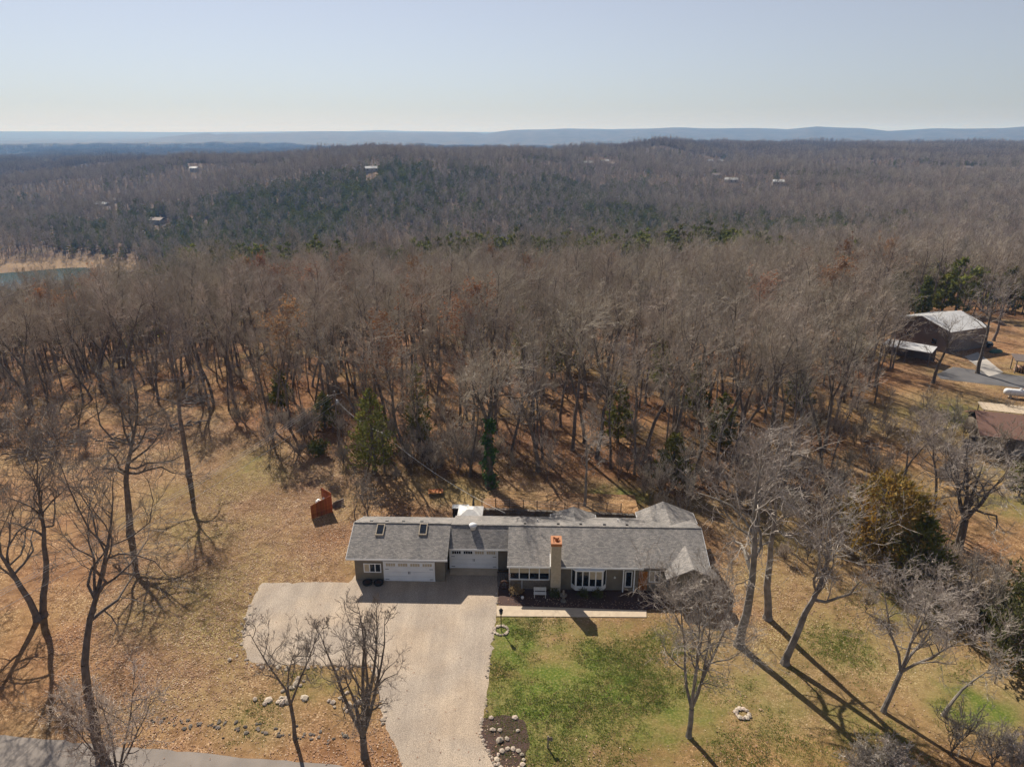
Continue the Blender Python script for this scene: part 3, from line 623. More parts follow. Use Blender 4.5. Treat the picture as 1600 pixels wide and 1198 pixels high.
# hot tub canopy (white square tent) and things near it
c = HL(at(735, 800, 2.2)); b = HW(c.x, c.y); t = thing('canopy_tent', 'white square canopy tent standing behind the low roof', 'canopy', b, HA)
m = MB(); m.add([(-1.4,-1.4,2.2),(1.4,-1.4,2.2),(1.4,1.4,2.2),(-1.4,1.4,2.2),(-.35,-.35,2.75),(.35,-.35,2.75),(.35,.35,2.75),(-.35,.35,2.75)], [(0,1,5,4),(1,2,6,5),(2,3,7,6),(3,0,4,7),(4,5,6,7)]); m.build('canopy', 'fabric_white', t)
for x in (-1.35,1.3):
    for y in (-1.35,1.3): MB().box(x,x+.05,y,y+.05,0,2.2).build('leg', 'grey_metal', t)
b = HW(-6.2, 12.4); t = thing('trash_bin', 'dark lidded bin behind the garage roof beside the white canopy', 'bin', b, HA); MB().box(-.9,.9,-.4,.4,0,1.9).build('body', 'black_metal', t); MB().box(-.95,.95,-.45,.45,1.9,1.98).build('lid', 'grey_metal', t)
b = HW(-4.7, 12.0); t = thing('patio_umbrella', 'closed dark patio umbrella upright beside the white canopy', 'umbrella', b); MB().tube([(0,0,0),(0,0,3.2)], .03, 6).build('pole', 'black_metal', t); MB().lathe([(.10,1.4),(.20,1.5),(.14,2.4),(.04,3.3)], 8).build('closed_cover', 'black_metal', t)
b = at(681, 772); t = thing('picnic_table', 'brown wooden platform table on the grass behind the garages', 'table', b, .1)
for k in range(5): MB().box(-.9,.9,-.55+k*.23,-.34+k*.23,.42,.46).build('plank', 'wood_red', t)
for x in (-.8,.7):
    for y in (-.5,.45): MB().box(x,x+.1,y,y+.1,0,.42).build('leg', 'wood_grey', t)
# orange timber screen with tanks behind it
def W2(px, py, z=0): return at(px, py, z)
s0, s1, s2 = W2(487, 811), W2(520, 800), W2(511, 786)
t = thing('timber_screen', 'folded orange-brown plank screen standing on the leafy slope', 'screen', s0); zb = 1.85; rr = random.Random(4)
def plank_run(a, c, n, h0, h1):
    d = c-a; w_ = d.length/n; az = math.atan2(d.y, d.x)
    for k in range(n):
        p = a + d*((k+.5)/n) - s0; h = h0+(h1-h0)*k/max(1,n-1)
        MB().box(-w_*.46, w_*.46, -.02, .02, .03, h+rr.uniform(-.02,.02)).build('plank', 'wood_red', t, False, p, az)
    for z in (.45, 1.35): MB().box(0, d.length, .021, .06, z, z+.1).build('rail', 'wood_red', t, False, a-s0, az)
plank_run(s0, s1, 16, 1.75, 2.25); plank_run(s1, at(504, 789), 10, 2.5, 2.4)
for k, (px, lb) in enumerate((((497,801),'whitish appliance tank behind the orange plank screen, lower one'),((508,796),'whitish appliance tank behind the orange plank screen, next to its corner'))):
    b = at(*px) + Vector((0,.6,0)); tt = thing('tank', lb, 'tank', b); MB().lathe([(.36,0),(.36,1.15),(.30,1.3),(.12,1.36)], 12).build('shell', 'fabric_white', tt, True); MB().lathe([(.1,1.36),(.1,1.46)], 8).build('cap', 'grey_metal', tt)
b = at(528, 792); t = thing('log_rack', 'small dark heap of boards beside the orange plank screen', 'wood pile', b)
for k in range(5): MB().box(-.7,.7,-.1,.1,0,.12).build('board', 'log', t, False, (0,.12*k,.13*k), .2*k)
# utility poles and wires
def pole(px, top_row, label, arm):
    b = at(*px); h = height_at(px, top_row); t = thing('utility_pole', label, 'utility pole', b)
    MB().tube([(0,0,-.2),(0,0,h)], [.15,.10], 8).build('post', 'wood_grey', t)
    if arm:
        MB().box(-1.1,1.1,-.06,.06,h-.5,h-.38).build('crossarm', 'wood_grey', t, False, None, .6)
        for k in (-1,.0,1): MB().lathe([(.05,0),(.08,.06),(.04,.16)], 8, (k*math.cos(.6), k*math.sin(.6), h-.38 if k else h)).build('insulator', 'fabric_white', t)
        MB().lathe([(.2,0),(.22,.05),(.22,.7),(.1,.78)], 10, (.32,-.1,h-1.9)).build('transformer', 'grey_metal', t, True)
    else:
        MB().box(-.14,.14,-.22,-.1,1.4,1.9).build('meter_box', 'grey_metal', t); MB().lathe([(.04,0),(.12,.05),(.1,.25),(.03,.3)], 8, (0,0,h)).build('weatherhead', 'fabric_white', t)
    return b + Vector((0,0,h))
p1 = pole((530,697), 612, 'tall wooden utility pole with crossarm at the edge of the woods', True)
p2 = pole((601,738), 678, 'short wooden service pole with meter box beside the dense cedar', False)
def wire(a, c, sag, label, rad=.022, group=None):
    m = MB(); pts = []
    for k in range(17):
        s = k/16; p = a.lerp(c, s); p.z -= sag*4*s*(1-s); pts.append(tuple(p - a))
    o = m.tube(pts, rad, 4).build('power_line', 'fabric_white', None, False, a); tag(o, label, 'wire', group)
far_pole = Vector((-46, 28, 10.5))
for k, dx in enumerate((-1, -.33, .33, 1)):
    off = Vector((dx*math.cos(.6), dx*math.sin(.6), -.35 - (.9 if k == 3 else 0))); wire(p1+off, far_pole+off, 1.6, 'thin pale overhead wire running from the crossarm pole over the leafy yard', .016, 'overhead wires over the yard')
wire(p1+Vector((0,0,-1.0)), p2+Vector((0,0,.2)), .7, 'twisted pale service cable between the two wooden poles', .035)
wire(p2+Vector((0,0,.2)), HW(-1.0, 8.6, 3.4), .8, 'service cable running from the short pole to the back of the house', .022)
# ------------------------------------------------------------ neighbours
def gable_building(name, label, cat, px3, h, rise, wallm, roofm, over=.3):
    """px3: base pixels of near corner, far-left corner, near-right corner; ridge runs from the near corner's left side"""
    a, l_, r_ = [at(*p) for p in px3]; t = thing(name, label, cat, a); u = (r_-a); v = (l_-a); return t, u, v
a = at(1478, 552); l_ = at(1403, 530); rr_ = at(1511, 531)
t = thing('metal_barn', 'brown metal barn with pale gable roof among the trees', 'barn', a); u = l_-a; v = rr_-a; u.z = v.z = 0   # u: gable end side, v: long side
u = u.normalized()*13.0; v = Vector((u.y, -u.x, 0)).normalized()*11; v = v if v.y > 0 else -v
Hh = 4.6; rise = 1.7; m = MB(); q = [Vector((0,0,0)), u, u+v, v]
m.add([p for p in q] + [p+Vector((0,0,Hh)) for p in q] + [u*.5+Vector((0,0,Hh+rise)), u*.5+v+Vector((0,0,Hh+rise))], [(0,4,8,5,1),(1,5,6,2),(2,6,9,7,3),(3,7,4,0)]); m.build('wall', 'metal_wall', t)
e = v.normalized()*.35; ue = u.normalized()*.35; dn = Vector((0,0,-.12)); up = Vector((0,0,.06)); m = MB()
rz_ = Vector((0,0,rise)); hz_ = Vector((0,0,Hh))
m.slab([-ue-e+hz_+dn+up, u*.5-e+hz_+rz_+up, u*.5+v+e+hz_+rz_+up, -ue+v+e+hz_+dn+up], .12); m.slab([u*.5-e+hz_+rz_+up, u+ue-e+hz_+dn+up, u+ue+v+e+hz_+dn+up, u*.5+v+e+hz_+rz_+up], .12); m.build('roof', 'metal_roof', t)
vn = v.normalized(); un = u.normalized()
m = MB(); m.add([un*-.03+vn*3+Vector((0,0,.05)), un*-.03+vn*7+Vector((0,0,.05)), un*-.03+vn*7+Vector((0,0,3.4)), un*-.03+vn*3+Vector((0,0,3.4)), un*-.07+vn*3+Vector((0,0,.05)), un*-.07+vn*7+Vector((0,0,.05)), un*-.07+vn*7+Vector((0,0,3.4)), un*-.07+vn*3+Vector((0,0,3.4))], [(0,1,2,3),(7,6,5,4),(0,4,5,1),(1,5,6,2),(2,6,7,3),(3,7,4,0)]); m.build('door', 'wood_grey', t)
for s_ in (2.5, 8.5):
    c0 = un*s_ - vn*.06; m = MB(); m.box(0,1.0,-.03,.03,1.2,2.2); m.build('window', 'glass', t, False, c0, math.atan2(un.y, un.x))
# carport
a = at(1375, 558); c_ = at(1452, 572); t = thing('carport', 'low open carport with flat pale metal roof beside the brown barn', 'carport', a); u = c_-a; v = Vector((-u.y, u.x, 0)).normalized()*4.2
un = u.normalized(); m = MB(); z = Vector((0,0,2.6)); m.slab([z, u+z, u+v+z+Vector((0,0,.35)), v+z+Vector((0,0,.35))], .12); m.build('roof', 'metal_roof', t)
for q in (Vector((0,0,0))+un*.3, u*.5, u-un*.3, un*.3+v*.95, u*.5+v*.95, u-un*.3+v*.95): MB().box(q.x-.07,q.x+.07,q.y-.07,q.y+.07,0,2.62).build('post', 'metal_wall', t)
m = MB(); m.slab([v*.97+Vector((0,0,2.7)), v*.97+u+Vector((0,0,2.7)), v*.975+u+Vector((.02,.05,2.7)), v*.975+Vector((.02,.05,2.7))], 2.7); m.build('back_wall', 'metal_wall', t)
# brown-roofed neighbour house
a = at(1527, 706); t = thing('brick_cottage', 'neighbour house with brown shingle roof and vine-tangled wall', 'house', a, R(-20))
MB().box(.3,20,.3,9,-.2,2.7).build('wall', 'brick_wall', t)
roof('roof', (-.2, 20.4), [(-.25,2.65),(4.6,4.6),(9.5,2.65)], t, .16, 'brown_shingle')
MB().box(-.22,20.4,-.30,-.253,2.47,2.64).build('fascia', 'metal_wall', t)
for x in (6.5, 10.5, 15): MB().box(x,x+1.3,.24,.298,1.0,2.2).build('window', 'glass', t)
MB().box(4.3,5.5,.25,.297,.1,2.15).build('door', 'far_wall', t)
b = t.matrix_basis @ Vector((0,0,0)); d2 = thing('deck_shelter', 'ribbed cream patio roof behind the brown-roofed house', 'shelter', a + Vector((9.2,9.2,0)), R(-20))
for k in range(9): MB().box(-3.2+k*.72,-2.55+k*.72,-1.8,1.8,2.9,3.0).build('panel', 'concrete', d2)
for x in (-3.0,3.0):
    for y in (-1.6,1.6): MB().box(x-.06,x+.06,y-.06,y+.06,0,2.9).build('post', 'wood_grey', d2)
# propane tank
a = at(1592, 622); t = thing('propane_tank', 'white horizontal propane tank on the lawn by the dark drive', 'tank', a, R(-20))
MB().lathe([(.05,-2.4),(.35,-2.32),(.55,-2.1),(.6,-1.8),(.6,1.8),(.55,2.1),(.35,2.32),(.05,2.4)], 16).build('shell', 'white_paint', t, True).rotation_euler = (0, R(90), 0)
t.children[0].location.z = .95
for x in (-1.3,1.3): MB().box(x-.12,x+.12,-.45,.45,0,.42).build('foot', 'concrete_plain', t)
MB().lathe([(.2,0),(.2,.18),(.05,.25)], 10, (0,0,1.52)).build('valve_dome', 'white_paint', t)
# tarp-covered boat, car, log shelter
a = at(1556, 550); t = thing('tarp_heap', 'low mound under a green tarp on the grass past the apron', 'tarp', a, .3)
m = MB(); m.lathe([(1.0,0),(.95,.3),(.7,.62),(.25,.8),(.02,.82)], 12); o = m.build('tarp', 'tarp_green', t, True); o.scale = (1.6,.8,.8)
MB().tube([(-1.6,.8,.05),(1.6,.8,.05)], .06, 6).build('tie_log', 'log', t)
a = at(1532, 540); t = thing('parked_car', 'dark parked car half in shade beside the metal barn', 'car', a, R(-30))
def car_profile(): return [(-2.1,.35),(2.1,.35),(2.15,.75),(1.9,.95),(1.1,1.02),(.55,1.5),(-1.1,1.52),(-1.9,1.05),(-2.15,.95)]
pr = car_profile(); m = MB(); n = len(pr); m.add([(x,-.85,z) for x,z in pr]+[(x,.85,z) for x,z in pr], [tuple(range(n)), tuple(range(2*n-1,n-1,-1))]+[(i,i+n,(i+1)%n+n,(i+1)%n) for i in range(n)]); m.build('body', 'car_dark', t)
for x in (-1.3,1.3):
    for y in (-.86,.72):
        wl_ = MB().lathe([(.33,0),(.35,.03),(.35,.13),(.33,.16)], 12).build('wheel', 'rubber', t, True, (x,y,.35)); wl_.rotation_euler = (R(-90),0,0)
MB().box(-1.0,.5,-.87,-.852,1.05,1.42).build('window', 'glass', t); MB().box(-1.0,.5,.852,.87,1.05,1.42).build('window', 'glass', t)
m = MB(); m.slab([(.62,-.7,1.46),(1.06,-.7,1.07),(1.06,.7,1.07),(.62,.7,1.46)], -.02); m.build('windscreen', 'glass', t)
a = at(1585, 583); t = thing('wood_shed', 'open-sided firewood shed with flat roof and stacked logs', 'shed', a, R(-20))
MB().slab([(-.3,-.3,2.5),(5.2,-.3,2.5),(5.2,3.2,2.9),(-.3,3.2,2.9)], .14).build('roof', 'metal_wall', t)
for x in (0,2.4,4.8):
    for y in (0,2.8): MB().box(x-.08,x+.08,y-.08,y+.08,0,2.5).build('post', 'wood_grey', t)
rr = random.Random(2)
for k in range(40): MB().tube([(0,-.6,0),(0,.6,0)], .15, 6).build('log', 'leaf_fallen', t, False, (.4+(k%10)*.42, 1.4+rr.uniform(-.15,.15), .16+(k//10)*.28))
# dry stone wall and rubble, joined small stones
rr = random.Random(77); m = MB(); p0, p1_ = at(1527,682), at(1470,748)
for k in range(260):
    s = rr.random(); p = p0.lerp(p1_, s) - p0; z = rr.random()*.8; q = Vector((rr.gauss(0,.28), rr.gauss(0,.28), z)) + p; sx = rr.uniform(.12,.28)
    m.prism([(q.x-sx,q.y-sx*.8),(q.x+sx*.9,q.y-sx),(q.x+sx,q.y+sx*.7),(q.x-sx*.7,q.y+sx)], max(q.z-.1,-.02), q.z+rr.uniform(.08,.16))
t = thing('dry_stone_wall', 'rough dry stone wall running downhill from the brown-roofed house', 'wall', p0); o = m.build('stones', 'stone_dark', t); o['kind'] = 'stuff'
# log heaps at the wood edge
def log_heap(px, label, n, spread, seed, pale=0.2):
    r = random.Random(seed); t = thing('log_heap', label, 'log pile', at(*px))
    for k in range(n):
        L_ = r.uniform(.5,1.6); rd = r.uniform(.06,.17); o = MB().tube([(-L_/2,0,0),(0,0,r.uniform(-.05,.1)),(L_/2,0,0)], [rd,rd*.95,rd*.8], 6).build('log', 'bark_pale' if r.random() < pale else 'log', t)
        o.location = (r.gauss(0,spread), r.gauss(0,spread*.7), rd + r.uniform(0,.35)); o.rotation_euler = (0, r.gauss(0,.12), r.gauss(.2,.6))
log_heap((295,628), 'pale heap of sawn logs at the edge of the woods', 22, 1.4, 1, .8)
log_heap((318,622), 'smaller grey log heap beside the pale sawn logs', 12, .9, 2, .5)
log_heap((300,662), 'dark log heap in front of the leaning woods-edge tree', 14, 1.2, 3, .2)
log_heap((262,673), 'thin scatter of dark logs on the leafy slope', 10, 1.3, 4, .2)
log_heap((120,688), 'wide heap of dark brushwood logs below the open-grown oak', 34, 2.8, 5, .2)
log_heap((205,688), 'dark heap of rotten logs beside the open-grown oak trunk', 26, 2.0, 6, .08)
log_heap((45,712), 'brushwood heap at the outer corner of the leafy yard', 26, 2.2, 7, .12)
log_heap((1365,700), 'dark brush heap on the slope below the stone wall', 14, 1.0, 8, .1)
# ------------------------------------------------------------ trees
class Segs:
    def __init__(s): s.a = {}
    def add(s, n, p, q, r0, r1): s.a.setdefault(n, []).append((*p, *q, r0, r1))
    def arrays(s):
        V = []; Fq = []; Ft = []; k = 0
        for n, lst in s.a.items():
            A = np.array(lst); N = len(A); P, Q = A[:, :3], A[:, 3:6]; D = Q-P; D /= np.linalg.norm(D, axis=1, keepdims=True)+1e-9
            ref = np.where(np.abs(D[:, 2:3]) < .9, np.array([[0,0,1.]]), np.array([[1.,0,0]])); U = np.cross(D, ref); U /= np.linalg.norm(U, axis=1, keepdims=True); W = np.cross(D, U)
            if n == 0:                                # thin cones: three sides to a point
                t = np.arange(3)*2*np.pi/3; ring = P[:, None] + (U[:, None]*np.cos(t)[None, :, None] + W[:, None]*np.sin(t)[None, :, None])*A[:, 6][:, None, None]
                V.append(np.concatenate([ring, Q[:, None]], 1).reshape(-1, 3)); b = k + np.arange(N)[:, None]*4
                for j in range(3): Ft.append(np.concatenate([b+j, b+(j+1) % 3, b+3], 1))
                k += N*4
            else:
                t = np.arange(n)*2*np.pi/n; c = U[:, None]*np.cos(t)[None, :, None] + W[:, None]*np.sin(t)[None, :, None]
                V.append(np.concatenate([P[:, None]+c*A[:, 6][:, None, None], Q[:, None]+c*A[:, 7][:, None, None]], 1).reshape(-1, 3)); b = k + np.arange(N)[:, None]*2*n
                for j in range(n): Fq.append(np.concatenate([b+j, b+(j+1) % n, b+n+(j+1) % n, b+n+j], 1))
                k += N*2*n
        f = []
        if Fq: f += np.concatenate(Fq).tolist()
        if Ft: f += np.concatenate(Ft).tolist()
        return (np.concatenate(V) if V else np.zeros((0, 3))), f
def unit(x, y, z):
    l = math.sqrt(x*x+y*y+z*z)+1e-9; return (x/l, y/l, z/l)
def side(r, d, ang):
    """direction at angle ang from d, random azimuth"""
    ax = (0,0,1) if abs(d[2]) < .9 else (1,0,0); u = unit(d[1]*ax[2]-d[2]*ax[1], d[2]*ax[0]-d[0]*ax[2], d[0]*ax[1]-d[1]*ax[0])
    w = (d[1]*u[2]-d[2]*u[1], d[2]*u[0]-d[0]*u[2], d[0]*u[1]-d[1]*u[0]); t = r.uniform(0, 6.283); c, s = math.cos(ang), math.sin(ang); ct, st = math.cos(t), math.sin(t)
    return unit(*(d[i]*c + (u[i]*ct+w[i]*st)*s for i in range(3)))
def bare_tree(seed, H=20, r0=.22, bare=.42, spread=4.0, limbs=15, lean=(0,0), fork=0, forkh=.25, levels=4, up=.16, twig=.016, wob=.10, kids=(7,6,5), tips=None, curve=(0,0), ang=(.55,1.05), heavy=1.0):
    r = random.Random(seed); T = Segs(); C = Segs(); leafpts = []
    NS = (0, 5, 4, 2, 1)
    def branch(p, d, L, rad, lv):
        n = NS[lv]; last = lv >= levels
        if last:
            q = (p[0]+d[0]*L, p[1]+d[1]*L, p[2]+d[2]*L); C.add(0, p, q, max(rad, twig), 0); leafpts.append(q); return
        st = L/n; nodes = []
        tgt = T if lv == 1 else C; sides = 5 if lv == 1 else 3
        for i in range(n):
            d = unit(d[0]+r.gauss(0,wob*2), d[1]+r.gauss(0,wob*2), d[2]+r.gauss(0,wob*2)+up)
            q = (p[0]+d[0]*st, p[1]+d[1]*st, p[2]+d[2]*st); ra = rad*(1-.8*i/n); rb = rad*(1-.8*(i+1)/n); ra = max(ra, twig); rb = max(rb, twig*.8)
            tgt.add(sides, p, q, ra, rb); nodes.append((p, q, d, rb, (i+.5)/n)); p = q
        k = kids[lv-1]
        for c in range(k):
            i = min(n-1, int((.18+.82*(c+r.random())/k)*n)); a, b, dd, rr_, f = nodes[i]; s = r.random()
            st_ = tuple(a[j]+(b[j]-a[j])*s for j in range(3))
            branch(st_, side(r, dd, r.uniform(.45, .95)), L*r.uniform(.36,.60)*(1.15-.45*f), rr_*.7, lv+1)
        branch(p, d, L*.42, max(rad*.25, twig), lv+1)
    def stem(p, d, L, ra, t0, lv_bare, cv):
        n = max(5, int(L/1.5)); st = L/n; nodes = []
        for i in range(n):
            f = (i+1)/n
            d = unit(d[0]+r.gauss(0,wob*.5)+cv[0]/n, d[1]+r.gauss(0,wob*.5)+cv[1]/n, d[2]+.05)
            q = (p[0]+d[0]*st, p[1]+d[1]*st, p[2]+d[2]*st); a = ra*(1-.88*(i/n)**1.15); b = ra*(1-.88*f**1.15)
            T.add(7, p, q, a*1.02, b); nodes.append((p, q, d, b, f)); p = q
        m = limbs
        for c in range(m):
            f = lv_bare + (1-lv_bare)*((c+r.random())/m); i = min(n-1, int(f*n)); a, b, dd, rr_, _ = nodes[i]; s = r.random(); u = (f-lv_bare)/(1-lv_bare+1e-6)
            stp = tuple(a[j]+(b[j]-a[j])*s for j in range(3)); L2 = spread*(.55+.75*math.sin(math.pi*(.18+.72*u)))*r.uniform(.7,1.25)*(1.0 if u < .8 else .7)
            branch(stp, side(r, dd, r.uniform(*ang)), L2, max(.035, min(rr_*.72, (.026*L2+.03)*heavy)), 1)
        branch(p, d, spread*.5, ra*.13, 1)
    d0 = unit(lean[0], lean[1], 1)
    if not fork:
        T.add(8, (0,0,-.3), (d0[0]*.5,d0[1]*.5,.5), r0*1.55, r0*1.05); stem((d0[0]*.45,d0[1]*.45,.45), d0, H-.45-spread*.35, r0, 0, bare, curve)
    else:
        hf = H*forkh; e = (d0[0]*hf/d0[2], d0[1]*hf/d0[2], hf); mid = (e[0]*.5+r.gauss(0,.05), e[1]*.5, hf*.5)
        T.add(8, (0,0,-.3), (e[0]*.06,e[1]*.06,.06*hf+.2), r0*1.5, r0*1.05); T.add(8, (e[0]*.05,e[1]*.05,.05*hf+.15), mid, r0*1.05, r0*.95); T.add(8, mid, e, r0*.97, r0*.9)
        for k in range(fork):
            t = 6.283*(k+r.uniform(-.25,.25))/fork; o_ = r.uniform(.20,.48); dd = unit(d0[0]+math.cos(t)*o_, d0[1]+math.sin(t)*o_, d0[2])
            stem(e, dd, (H-hf)*r.uniform(.75,1.0), r0*.62, 0, .25, curve)
    return T, C, leafpts
def np_mesh(name, V, Fs, mats, fm=None):
    me = bpy.data.meshes.new(name); me.from_pydata(V.tolist() if hasattr(V, 'tolist') else V, [], Fs); me.update()
    for m_ in mats: me.materials.append(MATS[m_])
    if fm is not None: me.polygons.foreach_set('material_index', fm)
    return me
def leaf_quads(pts, r, size, n, scat):
    V = []; Fs = []
    for p in pts:
        for _ in range(n):
            c = Vector((p[0]+r.gauss(0,scat), p[1]+r.gauss(0,scat), p[2]+r.gauss(0,scat))); a = Vector((r.gauss(0,1),r.gauss(0,1),r.gauss(0,.6))).normalized(); b = a.orthogonal().normalized(); s = size*r.uniform(.6,1.4)
            k = len(V); V += [tuple(c-a*s), tuple(c+b*s*.6), tuple(c+a*s), tuple(c-b*s*.6)]; Fs.append((k,k+1,k+2,k+3))
    return V, Fs
def tree_parts(root, T, C, bark='bark', twigm='twig', leaves=None, leafm=None):
    V, Fs = T.arrays(); me = np_mesh('trunk', V, Fs, [bark]); o = bpy.data.objects.new('trunk', me); COL.objects.link(o); o.parent = root
    V, Fs = C.arrays(); mats = [twigm]; fm = None
    if leaves:
        lv, lf = leaves; k = len(V); fm = [0]*len(Fs)+[1]*len(lf); V = np.concatenate([V, np.array(lv)]); Fs = Fs + [tuple(i+k for i in f) for f in lf]; mats.append(leafm)
    me = np_mesh('crown', V, Fs, mats, fm); o = bpy.data.objects.new('crown', me); COL.objects.link(o); o.parent = root
    return root
def joined_proto(name, T, C, bark='bark', twigm='twig', leaves=None, leafm=None):
    V1, F1 = T.arrays(); V2, F2 = C.arrays(); k = len(V1); V = np.concatenate([V1, V2]); Fs = F1 + [tuple(i+k for i in f) for f in F2]; fm = [0]*len(F1)+[1]*len(F2); mats = [bark, twigm]
    if leaves and leaves[1]:
        lv, lf = leaves; k = len(V); V = np.concatenate([V, np.array(lv)]); Fs += [tuple(i+k for i in f) for f in lf]; fm += [2]*len(lf); mats.append(leafm)
    return bpy.data.objects.new(name, np_mesh(name, V, Fs, mats, fm))
def cedar_geo(seed, H, W, n, size, base=.08, shape=1.0):
    r = random.Random(seed); T = Segs(); T.add(6, (0,0,-.2), (0,0,H*.5), H*.020+.05, H*.013+.02); T.add(5, (0,0,H*.5), (r.gauss(0,.1),r.gauss(0,.1),H*.97), H*.013+.02, .02)
    V = []; Fs = []; nb = max(14, n//26); tips = []
    for b in range(nb):
        f = base + (1-base)*((b+r.random())/nb)**1.15; t = b*2.39996 + r.uniform(-.4,.4)
        prof = (1-f)**.75*min(1, (f-base)/.16+.45) if shape == 1 else math.sqrt(max(0.02, 1-(2*f-1)**2))*.9
        L = W*prof*r.uniform(.72,1.15) + .12; up_ = r.uniform(.05,.5); d = unit(math.cos(t), math.sin(t), up_); z0 = H*f*.93
        e = (d[0]*L, d[1]*L, z0+d[2]*L); T.add(3, (0,0,z0), e, .03+.004*L, .01)
        m = max(5, int(26*(.35+prof*.95)))
        for q in range(m):
            s = .25+.8*math.sqrt(r.random()); w = .10*L+.10; c = Vector((e[0]*s+r.gauss(0,w), e[1]*s+r.gauss(0,w), z0+d[2]*L*s+r.gauss(0,w*.8)))
            a = Vector((d[0]*.6+r.gauss(0,.45), d[1]*.6+r.gauss(0,.45), .75+r.gauss(0,.4))).normalized(); bb = a.cross(Vector((r.gauss(0,1),r.gauss(0,1),r.gauss(0,1)))).normalized(); sz = size*r.uniform(.6,1.4)
            k = len(V); V += [tuple(c-bb*sz*.45), tuple(c+bb*sz*.45), tuple(c+a*sz*1.5), tuple(c-a*sz*.5+a.cross(bb)*sz*.5)]; Fs += [(k,k+1,k+2),(k+3,k,k+2)]
    return T, V, Fs
def cedar_thing(name, label, loc, seed, H, W, n=1300, size=.28, leafm='cedar_leaf', group=None, shape=1.0):
    t = thing(name, label, 'tree', loc, 0, group); T, V, Fs = cedar_geo(seed, H, W, n, size, shape=shape); a, f = T.arrays()
    o = bpy.data.objects.new('trunk', np_mesh('trunk', a, f, ['bark'])); COL.objects.link(o); o.parent = t
    o = bpy.data.objects.new('crown', np_mesh('crown', V, Fs, [leafm])); COL.objects.link(o); o.parent = t
    return t
# --- trees that stand alone: base pixel, crown-top row, then their habit
def hero(px, top, label, seed, bark='bark_pale', tw='twig_pale', r0=.26, leaf=None, name='bare_tree', **kw):
    H = height_at(px, top); t = thing(name, label, 'tree', at(*px)); kw = {**dict(kids=(5,5,3), twig=.012, wob=.19), **kw}; kw['wob'] = max(kw['wob'], .17); T, C, lp = bare_tree(seed, H, r0, **kw)
    rr = random.Random(seed); lv = leaf_quads(rr.sample(lp, min(len(lp), leaf[0])), rr, leaf[1], leaf[2], leaf[3]) if leaf else None
    return tree_parts(t, T, C, bark, tw, lv, leaf[4] if leaf else None)
D1 = dict(bark='bark', tw='twig')
HV = dict(heavy=1.5, kids=(6,6,3), twig=.014, bark='bark', tw='twig_dark')
hero((160,1186), 770, 'tall dark bare oak beside the road with its fork high over the leafy yard', 101, r0=.36, bare=.52, spread=5.6, limbs=13, lean=(.02,0), up=.10, wob=.2, **HV)
hero((68,962), 700, 'straighter of two bare oaks side by side on the leafy slope above the road', 102, r0=.31, bare=.52, spread=4.8, limbs=15, lean=(.10,.0), up=.10, wob=.19, **HV)
hero((60,968), 790, 'leaning, lower of two bare oaks side by side on the leafy slope above the road', 103, r0=.30, bare=.42, spread=4.6, limbs=13, lean=(-.30,.05), up=.12, wob=.2, **HV)
hero((204,834), 590, 'open-grown bare oak with wide low limbs amid the leafy yard', 104, r0=.38, bare=.40, spread=6.6, limbs=17, up=.07, wob=.19, ang=(.8,1.3), **HV)
hero((295,742), 495, 'tall single bare tree in front of the log heaps', 105, r0=.35, bare=.52, spread=4.8, limbs=16, lean=(.02,.0), up=.10, wob=.18, **HV)
hero((-30,900), 715, 'bare oak whose branches reach in over the leafy yard from its outer side', 106, r0=.33, bare=.4, spread=5.4, limbs=14, up=.1, wob=.19, **HV)
hero((185,1222), 1072, 'many-stemmed bare thicket tree at the road edge', 107, r0=.15, fork=7, forkh=.05, spread=2.1, limbs=7, up=.1, bark='bark', tw='twig', kids=(5,4,3), twig=.012)
hero((461,1153), 955, 'slim bare tree forking low on the island beside the drive', 108, r0=.15, fork=3, forkh=.28, spread=1.9, limbs=7, up=.22, kids=(6,4,3), bark='bark', tw='twig_dark', twig=.011)
hero((570,1182), 935, 'many-stemmed bare tree spreading beside the long gravel drive', 109, r0=.26, fork=6, forkh=.14, spread=2.0, limbs=7, up=.2, kids=(6,4,3), bark='bark', tw='twig_dark', twig=.011)
hero((1076,1150), 890, 'bare twiggy tree with several stems on the front lawn', 110, r0=.20, fork=5, forkh=.18, spread=3.0, limbs=8, up=.16, kids=(7,5,4), twig=.010)
hero((1155,1008), 690, 'thick-trunked bare tree at the front corner of the house', 111, r0=.40, bare=.42, spread=5.2, limbs=15, up=.10, wob=.14, twig=.014)
hero((1199,966), 690, 'bare tree with stone-ringed foot behind the corner tree', 112, r0=.36, bare=.5, spread=4.6, limbs=14, up=.10, wob=.14, twig=.014)
hero((1226,1036), 770, 'bare tree leaning toward the cedar from the side lawn', 113, r0=.32, bare=.42, spread=4.6, limbs=13, lean=(.10,.0), up=.10, wob=.15, twig=.014)
hero((1380,1111), 905, 'small pale bare tree with a broad twiggy crown on the side lawn', 114, r0=.19, fork=5, forkh=.30, spread=2.8, limbs=8, lean=(.22,.05), up=.14, kids=(6,5,4), twig=.010)
hero((1473,1118), 1010, 'crooked thin sapling tree on the green patch of side lawn', 115, r0=.13, bare=.5, spread=1.8, limbs=8, lean=(.35,.1), curve=(.5,.1), up=.1, twig=.010)
hero((1497,856), 715, 'stout bare oak with wide crown below the stone wall', 116, r0=.42, fork=5, forkh=.32, spread=3.6, limbs=8, up=.08, wob=.15, bark='bark', tw='twig_pale')
hero((1454,828), 660, 'slender bare tree beside the stout oak', 117, r0=.20, bare=.5, spread=2.8, limbs=11, bark='bark')
hero((1404,792), 640, 'slender forked bare tree beside the orange-tipped cedar', 118, r0=.18, fork=2, forkh=.4, spread=2.4, limbs=9, bark='bark')
